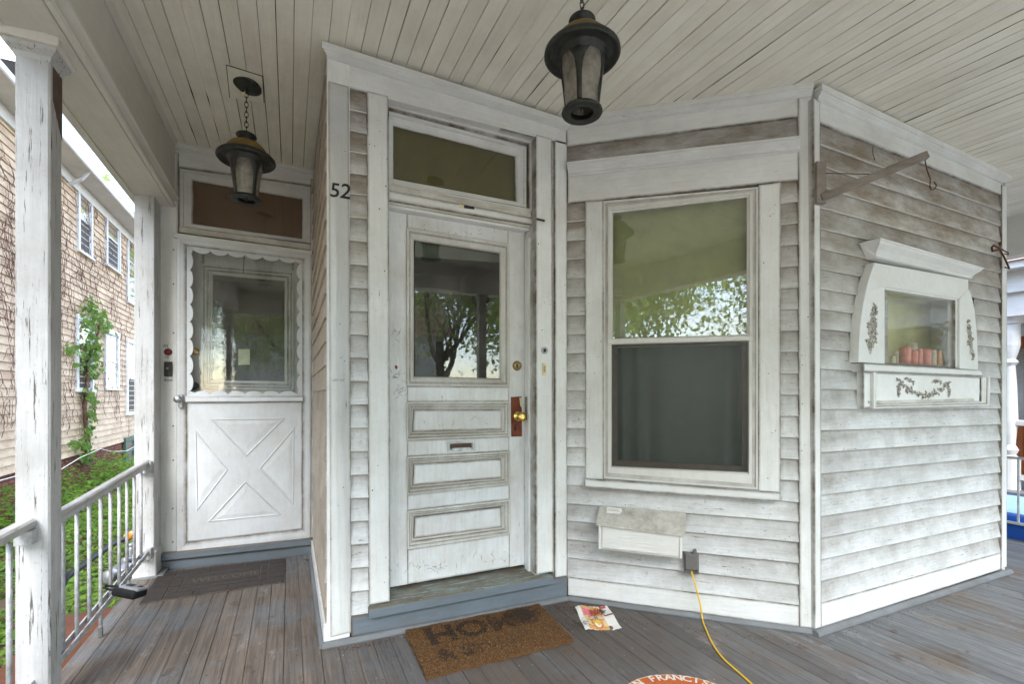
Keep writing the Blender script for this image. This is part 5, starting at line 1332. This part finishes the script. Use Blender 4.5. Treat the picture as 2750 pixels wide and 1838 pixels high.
# ================================================================== lock box on the rail
LB = empty('lock_box', tuple(fl(375, 1600)), 'black rubber clad silver key lock box hanging from the lower rail', 'lock box')
c = Vector((-.800, 2.96, .235)); dv = Vector((.80, -.52, -.12)).normalized(); sv = Vector((.25, .92, -.1)); sv = (sv - dv * sv.dot(dv)).normalized(); nv = sv.cross(dv)
if nv.z < 0: nv = -nv
def lb(x0, x1, y0, y1, z0, z1):
    return [c + (dv * x + sv * y + nv * z) * 1.3 for z in (z0, z1) for x, y in ((x0,y0),(x1,y0),(x1,y1),(x0,y1))]
mk('rubber_body', lb(.025,.125,-.032,.032,-.018,.016), BF, blackr, LB, bevel=.014, seg=3, smooth=True)
mk('silver_face', lb(.045,.130,-.024,.026,.012,.022), BF, silver, LB, bevel=.004)
mk('screen', lb(.058,.085,-.008,.014,.0222,.0235), BF, blackp, LB)
mk('logo_mark', lb(.100,.118,.000,.016,.0222,.0230), BF, blackp, LB)
pts = [c + (dv * x + sv * y) * 1.3 for x, y in ((.03,-.018),(.0,-.02),(-.025,-.012),(-.032,.0),(-.025,.012),(.0,.02),(.03,.018))]
G().tube(smooth_path(pts, 3), .005, 8).mk('shackle', blackr, LB, smooth=True)

# ================================================================== gas meter and hose, brown board, beyond the rail
PM = Plane((-1.22, 0), (1, 0))
GM = empty('gas_meter', (-1.22, 4.1, GZ), 'grey gas meter with regulator and pipes beyond the left railing', 'gas meter')
def gm(px, py, r, ln, ax, nm='fitting'):
    G().lathe([(0,0),(r*.9,0),(r,.008),(r,ln-.008),(r*.9,ln),(0,ln)], PM.at(px, py), Vector(ax), 20).mk(nm, silver, GM, smooth=True)
gm(303, 1545, .048, .075, (-.25,-1,.1), 'regulator'); gm(330, 1556, .062, .12, (0,-.3,1), 'meter_body'); gm(349, 1505, .034, .09, (-.2,-1,.2))
gm(352, 1508, .03, .12, (0,0,1)); gm(338, 1530, .022, .10, (.3,-1,.2)); gm(352, 1470, .026, .03, (0,0,1))
p_ = PM.at(345, 1540); G().tube([p_ + Vector((0,0,.1)), p_ + Vector((0,.03,-.2)), (p_.x, p_.y + .1, GZ)], .018, 10).mk('pipe', silver, GM, smooth=True)
HO = empty('black_hose', (-1.35, 3.9, GZ), 'black hose slanting up to an orange cap behind the railing', 'hose')
PH = Plane((-1.3, 0), (1, 0))
hp = [PH.at(x_, y_) for x_, y_ in ((150,1640),(171,1561),(215,1525),(262,1490),(305,1462),(335,1448))]
hp = [Vector((hp[0].x, hp[0].y - .3, GZ + .02)), hp[0] - Vector((0,.12,.25))] + hp
G().tube(smooth_path(hp, 4), .022, 10).mk('hose', blackr, HO, smooth=True)
d_ = (PH.at(357,1432) - PH.at(335,1448)).normalized()
G().lathe([(0,0),(.030,.0),(.036,.03),(.030,.16),(0,.17)], PH.at(341,1445), d_, 16).mk('orange_cap', orange, HO, smooth=True)
BB = G().add([(-1.28,1.2,-.55),(-.90,1.2,-.55),(-.90,3.52,-.55),(-1.16,3.56,-.55),(-1.30,1.2,-.085),(-.895,1.2,-.06),(-.895,3.52,-.06),(-1.22,3.60,-.095)], [(3,2,1,0),(4,5,6,7),(0,1,5,4),(1,2,6,5),(2,3,7,6),(3,0,4,7)]).mk('brown_board', cardb, bevel=.004)
tag(BB, 'long rust brown box lying against the outer edge of the porch floor', 'box')

# ================================================================== NEIGHBOUR LEFT
NH = empty('neighbour_house', (-4.5, 12, GZ), 'tall cream clapboard house covered with bare vines left of the porch', 'house')
NY0, NY1, NZ0, NZ1 = 1.0, 20.0, -.20, 6.22
G().box(-9.5, -4.56, NY0, NY1, GZ - .2, NZ1).mk('wall_core', nsiding, NH)
n = 42; st = (NZ1 - NZ0) / n
for i in range(n):
    z = NZ0 + i * st
    w1, w2 = random.uniform(-.004, .004), random.uniform(-.004, .004)
    v = [(-4.545, NY0, z), (-4.545, NY1, z), (-4.545, NY1, z + st), (-4.545, NY0, z + st), (-4.50, NY0, z + w1), (-4.50, NY1, z + w2), (-4.528, NY1, z + st + .01), (-4.528, NY0, z + st + .01)]
    mk('clapboard', v, [(3,2,1,0),(4,5,6,7),(0,1,5,4),(1,2,6,5),(2,3,7,6),(3,0,4,7)], nsiding, NH)
G().box(-4.62, -4.56, NY0, NY1, GZ - .2, NZ0).mk('foundation_core', mortar, NH)
g = G(); z = GZ - .15; rr = 0
while z < NZ0 - .03:
    y = 4.0 + (.11 if rr % 2 else 0)
    while y < 19:
        g.box(-4.58, -4.545 + random.uniform(-.004, .004), y, y + .205, z, z + .062); y += .218
    z += .075; rr += 1
g.mk('brickwork', brickM, NH)['kind'] = 'stuff'
def nwin(x0, y0, x1, y1, mat=nwhite, low=None, open_=False):
    a_ = PN.at(x0, y0); b_ = PN.at(x1, y1); c_ = PN.at(x0, y1); d_ = PN.at(x1, y0)
    Y0_, Y1_ = a_.y, b_.y; Z1_ = (a_.z + d_.z) / 2; Z0_ = (b_.z + c_.z) / 2
    wn = bpy.data.objects.new('window', None); COL.objects.link(wn); wn.parent = NH
    fw = .11; X0 = -4.50
    g = G(); g.box(X0-.03, X0+.035, Y0_, Y0_+fw, Z0_, Z1_).box(X0-.03, X0+.035, Y1_-fw, Y1_, Z0_, Z1_).box(X0-.03, X0+.045, Y0_-.02, Y1_+.02, Z1_, Z1_+fw).box(X0-.03, X0+.07, Y0_-.03, Y1_+.03, Z0_-.05, Z0_)
    g.mk('casing', mat, wn)
    zm_ = (Z0_ + Z1_) / 2
    G().box(X0-.03, X0+.015, Y0_+fw, Y1_-fw, zm_-.03, zm_+.02).box(X0-.03, X0+.01, Y0_+fw, Y0_+fw+.045, Z0_, Z1_).box(X0-.03, X0+.01, Y1_-fw-.045, Y1_-fw, Z0_, Z1_).box(X0-.03, X0+.01, Y0_+fw, Y1_-fw, Z1_-.045, Z1_).box(X0-.03, X0+.01, Y0_+fw, Y1_-fw, Z0_, Z0_+.05).mk('sash', mat, wn)
    G().box(X0-.02, X0-.0, Y0_+fw, Y1_-fw, zm_, Z1_).mk('pane', glassF, wn)
    G().box(X0-.02, X0-.004, Y0_+fw, Y1_-fw, Z0_, zm_).mk('pane', glassF if not low else low, wn)
    G().box(X0-.035, X0-.028, Y0_+fw*.5, Y1_-fw*.5, Z0_, Z1_).mk('dark_interior', darkroom, wn)
scrn = plain('dark_screen', (.05,.048,.055), .7, nscale=20, var=.2)
nwin(207,505,246,683,low=scrn); nwin(283,567,321,722,low=scrn); nwin(341,600,372,818)
nwin(203,863,249,1048,low=scrn); nwin(281,900,318,1044); nwin(339,925,372,1110,low=scrn)
nwin(334,1183,362,1240,mat=ngreen)
# eave, soffit, roof, gable piece
G().box(-4.62, -4.05, NY0, NY1, 6.22, 6.27).mk('soffit', nwhite, NH)
G().box(-4.52, -4.46, NY0, NY1, 5.98, 6.22).mk('frieze_board', nwhite, NH)
G().box(-4.06, -3.98, NY0, NY1, 6.20, 6.34).mk('gutter', nwhite, NH, bevel=.02)
mk('roof', [(-4.0,NY0,6.32),(-4.0,NY1,6.32),(-7.2,NY1,8.0),(-7.2,NY0,8.0),(-4.0,NY0,6.27),(-4.0,NY1,6.27),(-7.2,NY1,7.9),(-7.2,NY0,7.9)], BF, roofM, NH)
gy0, gy1 = 11.5, 13.3
mk('gable_wall', [(-4.1,gy0,6.34),(-4.1,gy1,6.34),(-4.1,gy1,7.3),(-4.1,(gy0+gy1)/2,8.6),(-4.1,gy0,7.3)], [(0,1,2,3,4)], nwhite, NH)
mk('gable_roof', [(-3.9,gy1+.12,7.2),(-3.9,(gy0+gy1)/2,8.75),(-6.5,(gy0+gy1)/2,8.75),(-6.5,gy1+.12,7.2),(-3.9,gy0-.12,7.2),(-6.5,gy0-.12,7.2)], [(0,1,2,3),(1,4,5,2)], nwhite, NH)
G().box(-6.0, -4.11, gy1-.05, gy1, 6.3, 7.3).mk('gable_side', nwhite, NH)
G().tube([(-4.02,13.5,6.3),(-4.2,13.55,6.05),(-4.44,13.6,5.9)], .04, 8).mk('downpipe', nwhite, NH)
# vines: bare stems all over, a leafy one by the lower window
VN = empty('climbing_vine', tuple(PN.at(238, 1235)), 'green leafy creeper with bare brown stems climbing the neighbour house', 'vine')
random.seed(5)
def vpath(px, py, steps, wig, up=1):
    p = PN.at(px, py, .02); out = [p]; a_ = math.pi/2 * up + random.uniform(-.5, .5)
    for _ in range(steps):
        a_ += random.uniform(-.9, .9); a_ = lerp(a_, math.pi/2 * up, .06)
        p = p + Vector((0, math.cos(a_), math.sin(a_))) * wig; p = Vector((-4.485 + random.uniform(0,.02), p.y, p.z))
        if p.z < -.3 or p.z > 6.3: break
        out.append(p)
    return out
g = G()
for k in range(520):
    x_ = random.uniform(0, 362); y_ = random.choice([random.uniform(700, 1200), random.uniform(620, 1160), random.uniform(450, 800)])
    pth = vpath(x_, y_, random.randint(6, 16), .075)
    if len(pth) > 2: g.tube(pth, [lerp(.009, .003, i/len(pth)) * .65 for i in range(len(pth))], 4, False)
g.mk('bare_stems', stem, VN)['kind'] = 'stuff'
g = G(); tk = [PN.at(x_, y_, .05) for x_, y_ in ((236,1250),(236,1180),(228,1100),(235,1020),(240,960),(262,900),(272,840))]
g.tube(smooth_path(tk, 4), [lerp(.06, .02, i/24) for i in range(25)], 7).mk('main_stem', stem, VN, smooth=True)
def leafq(g, p, s, nrm, spread=.5):
    a_ = random.uniform(0, 6.28); n_ = (nrm + Vector((random.uniform(-spread, spread), random.uniform(-spread, spread), random.uniform(-spread, spread)))).normalized()
    u = n_.cross(Vector((math.sin(a_), math.cos(a_), .3))).normalized(); w_ = n_.cross(u)
    g.add([p - u*s*.5, p - u*s*.15 - w_*s*.42, p + u*s*.55, p - u*s*.15 + w_*s*.42], [(0,1,2),(0,2,3)])
g = G()
blobs = [(245,830,30,26,60),(268,860,26,22,50),(285,880,22,16,44),(235,870,18,20,22),(250,920,30,30,70),(240,960,26,28,56),(265,950,22,30,36),(255,1000,26,26,46),(235,1060,18,20,26),(250,1060,14,20,16),(243,1110,12,24,46),(240,1160,12,22,50),(233,1200,16,18,46),(200,1195,18,10,24),(190,935,14,18,14),(232,1225,20,16,40)]
for (x_, y_, sx, sy, n_) in blobs:
    for k in range(n_):
        p = PN.at(x_ + random.gauss(0, sx*.5), y_ + random.gauss(0, sy*.55), random.uniform(.03, .22)); leafq(g, p, random.uniform(.06, .17), Vector((1,-.3,.4)), .9)
g.mk('leaves', leafB, VN)['kind'] = 'stuff'
# cable across the foundation
tag(G().tube([(-4.3, 2, -.1)] + [PN.at(x_, y_, .2) for x_, y_ in ((60,1275),(150,1270),(215,1230),(270,1206),(300,1214),(340,1212),(362,1200))], .008, 5).mk('sagging_wire', paper), 'thin white wire sagging along the neighbour foundation', 'wire')

# undergrowth
random.seed(11)
g = G(); cnt = 0
while cnt < 26000:
    y = random.uniform(.8, 17) ; x = random.uniform(-4.45, -.98)
    if noise.noise(Vector((x * 1.3, y * 1.1, 3))) < -.28 + (.30 if x > -1.5 else 0): continue
    hgt = max(.02, .16 + .22 * noise.noise(Vector((x * .9, y * .9, 8))) + (.5 * min(1, max(0, (-3.3 - x))) if x < -3.3 else 0))
    p = Vector((x, y, GZ + random.uniform(.0, hgt))); leafq(g, p, random.uniform(.03, .075) * (1 + y * .03), Vector((0,0,1)), .6); cnt += 1
tag(g.mk('undergrowth', leafA), 'bright green weeds covering the side yard', kind='stuff')
g = G()
for k in range(2600):
    x, y = random.uniform(-4.4, -.95), random.uniform(1, 12); leafq(g, Vector((x, y, GZ + random.uniform(.02, .10))), random.uniform(.03, .07), Vector((0,0,1)), .5)
tag(g.mk('dead_leaves', soil_dirt), 'brown fallen leaves between the weeds', kind='stuff')

# ================================================================== NEIGHBOUR RIGHT
RN = empty('neighbour_porch_house', (9.5, 3, GZ), 'white house with turned porch column and orange brown door at right', 'house')
RZ = -.10
G().box(8.75, 14, -3, 9, GZ - .1, RZ - .05).mk('porch_base', nwhite, RN)
G().box(8.7, 10.7, -3, 9, RZ - .05, RZ).mk('porch_deck', floorgrey, RN)
G().box(10.6, 14, -3, 9, RZ, 6.0).mk('wall', nwhite, RN)
for i in range(26): G().box(10.57, 10.60, -3, 2.95, RZ + i * .12, RZ + i * .12 + .112).mk('clapboard', nwhite, RN, bevel=.004)
G().box(8.8, 9.15, -3, 9, 2.27, 2.58).mk('porch_beam', nwhite, RN)
G().box(8.72, 9.2, -3, 9, 2.58, 2.86).mk('frieze_board', nwhite, RN)
G().box(8.5, 10.7, -3, 9, 2.86, 2.95).mk('cornice', nwhite, RN)
mk('porch_roof', [(8.45,-3,2.95),(8.45,9,2.95),(10.7,9,3.5),(10.7,-3,3.5)], [(0,1,2,3)], plain('pink_shingle', (.42,.27,.23), .9, nscale=20), RN)
G().box(8.9, 10.6, -3, 9, 2.56, 2.575).mk('porch_soffit', nwhite, RN)
def turned(cx, cy, z0, z1, R, name='column'):
    h = z1 - z0
    pr = [(R*1.3,0),(R*1.3,.18*h),(R*.7,.20*h),(R*1.05,.23*h),(R*.6,.26*h),(R*.95,.40*h),(R*.8,.60*h),(R*.6,.72*h),(R*1.05,.74*h),(R*.65,.76*h),(R*1.0,.80*h),(R*1.25,.84*h),(R*1.25,.96*h),(R*1.6,.965*h),(R*1.6,h)]
    G().lathe(pr, (cx, cy, z0), n=16).mk(name, nwhite, RN, smooth=False)
turned(9.0, 2.84, RZ, 2.27, .075)
turned(9.0, -.5, RZ, 2.27, .075); turned(9.0, 5.6, RZ, 2.27, .075)
G().box(8.96, 9.04, -3, 9, .78, .86).mk('handrail', nwhite, RN, bevel=.01); G().box(8.97, 9.03, -3, 9, .04, .11).mk('lower_rail', nwhite, RN)
for k in range(22): turned(9.0, .1 + k * .16, .11, .78, .03, 'baluster')
dr = bpy.data.objects.new('door', None); COL.objects.link(dr); dr.parent = RN
G().box(10.50, 10.56, 3.05, 3.17, RZ, 2.14).box(10.50, 10.56, 3.83, 3.95, RZ, 2.14).box(10.50, 10.56, 3.17, 3.83, 1.95, 2.14).box(10.50, 10.56, 3.17, 3.83, RZ, .75).mk('door_leaf', orangedoor, dr, bevel=.01)
G().box(10.53, 10.545, 3.17, 3.83, .75, 1.95).mk('door_pane', glassF, dr)
G().box(10.50, 10.62, 2.93, 3.05, RZ, 2.28).box(10.50, 10.62, 3.95, 4.07, RZ, 2.28).box(10.50, 10.62, 2.93, 4.07, 2.14, 2.28).mk('door_frame', nwhite, dr)
BC_ = empty('blue_bin', (6.35, 2.0, GZ), 'bright blue plastic bin with pale lid beyond the right railing', 'bin')
G().add([(6.02,1.55,GZ),(6.65,1.55,GZ),(6.65,2.55,GZ),(6.02,2.55,GZ),(5.98,1.5,.02),(6.70,1.5,.02),(6.70,2.6,.02),(5.98,2.6,.02)], [(3,2,1,0),(4,5,6,7),(0,1,5,4),(1,2,6,5),(2,3,7,6),(3,0,4,7)]).mk('tub', bluepl, BC_, bevel=.02, seg=2)
G().add([(5.94,1.46,.02),(6.74,1.46,.02),(6.74,2.64,.02),(5.94,2.64,.02),(5.99,1.5,.10),(6.70,1.5,.18),(6.70,2.6,.18),(5.99,2.6,.10)], [(3,2,1,0),(4,5,6,7),(0,1,5,4),(1,2,6,5),(2,3,7,6),(3,0,4,7)]).mk('lid', bluepl, BC_, bevel=.02, seg=2)
G().add([(6.04,1.62,.108),(6.62,1.62,.180),(6.62,2.5,.180),(6.04,2.5,.108)], [(0,1,2,3)]).mk('lid_patch', lightblue, BC_)

# ================================================================== TREES
def tree(x, y, h, crown, label, leaves=9000, seed=1, lean=(0,0), lsize=.22, tr=.2, cat='tree'):
    random.seed(seed)
    e = empty('tree', (x, y, GZ), label, cat)
    g = G(); tips = []
    def grow(p, d, r, ln, lv):
        pts = [p]; rs = [r]; q = p; dd = d
        for s in range(5):
            dd = (dd + Vector((random.uniform(-.16,.16), random.uniform(-.16,.16), random.uniform(-.05,.12)))).normalized()
            q = q + dd * ln / 5; pts.append(q); rs.append(r * (1 - .11 * (s + 1)))
            if lv >= 2: tips.append((q, ln))
        g.tube(pts, rs, 8 if lv < 2 else 5, False)
        if lv < 4:
            for k in range(3 if lv else 4):
                a_ = random.uniform(0, 6.28); t = random.uniform(.55, .95); i = int(t * 5)
                nd = (dd + Vector((math.cos(a_), math.sin(a_), .25)) * random.uniform(.5, .95)).normalized()
                grow(pts[max(i, 1)], nd, rs[i] * .62, ln * random.uniform(.6, .8), lv + 1)
    grow(Vector((x, y, GZ)), Vector((lean[0], lean[1], 1)).normalized(), tr, h * .42, 0)
    g.mk('trunk', bark, e, smooth=True)
    lg = G()
    for k in range(leaves):
        p, ln = random.choice(tips); r_ = crown * .16
        leafq(lg, p + Vector((random.gauss(0, r_), random.gauss(0, r_), random.gauss(0, r_ * .8))), random.uniform(.5, 1.2) * lsize, Vector((0,0,1)), 1.0)
    lg.mk('crown', leafC, e)['kind'] = 'stuff'
    return e
tree(4.6, -9.6, 9.5, 6, 'spreading street tree right of the porch front', 9000, 3, (.05,0), .16, .24)
tree(1.0, -10.6, 9.5, 6, 'forked street tree straight before the porch', 9000, 4, (-.1,0), .16, .20)
tree(-4.0, -9.6, 9.5, 6, 'leafy street tree left of the porch front', 9000, 9, (0,0), .16, .22)
tree(-7.5, -4.0, 8, 5, 'street tree near the corner of the vine covered house', 8000, 12, (0,0), .16, .18)
tree(-8.5, -1.0, 7, 5, 'small tree beside the vine covered house', 7000, 31, (0,0), .16, .15)
tree(9.2, -9.8, 10, 6, 'broad street tree towards the right neighbour', 8000, 17, (0,0), .16, .24)
tree(-14, -16, 12, 9, 'large tree across the street at far left', 9000, 41, (0,0), .3, .3)
tree(-6, -22, 12, 9, 'large tree across the street left of the pale house', 9000, 42, (0,0), .3, .3)
tree(13, -21, 12, 9, 'large tree across the street right of the pale house', 9000, 43, (0,0), .3, .3)
tree(-7.2, 27, 12.5, 8, 'tree crown showing above the far end of the neighbour roof', 9000, 22, (0,0), .3, .3)
bs = empty('azalea_bush', (-2.2, -2.6, GZ), 'red flowering shrub in front of the porch', 'shrub')
g = G(); g.tube([(-2.2,-2.6,GZ),(-2.2,-2.6,GZ+.4)], .03, 6).mk('stem', bark, bs)
g = G()
for k in range(2600):
    v_ = Vector((random.gauss(0,1), random.gauss(0,1), random.gauss(0,1))).normalized() * random.uniform(.75, 1)
    leafq(g, Vector((-2.2 + v_.x * 1.1, -2.6 + v_.y * .6, GZ + .75 + v_.z * .6)), .08, v_, .6)
g.mk('blossom', flowerM, bs)['kind'] = 'stuff'
# house across the street
OH = empty('opposite_house', (3, -24, GZ), 'pale house with brown roof across the street', 'house')
G().box(-3, 9, -32, -24, GZ, 5.0).mk('wall', nwhite, OH)
mk('roof', [(-3.6,-23.4,4.9),(9.6,-23.4,4.9),(9.6,-28,8.6),(-3.6,-28,8.6),(-3.6,-32.6,4.9),(9.6,-32.6,4.9)], [(0,1,2,3),(3,2,5,4)], plain('brown_roof', (.22,.13,.09), .9, nscale=9), OH)
for xx in (-1.6, 1.2, 4.0, 6.8):
    for zz_ in (.2, 3.0):
        w1 = bpy.data.objects.new('window', None); COL.objects.link(w1); w1.parent = OH
        G().box(xx - .6, xx + .6, -24.0, -23.93, zz_, zz_ + 1.5).mk('frame', nwhite, w1)
        G().box(xx - .5, xx + .5, -23.93, -23.90, zz_ + .1, zz_ + 1.4).mk('pane', glassF, w1)
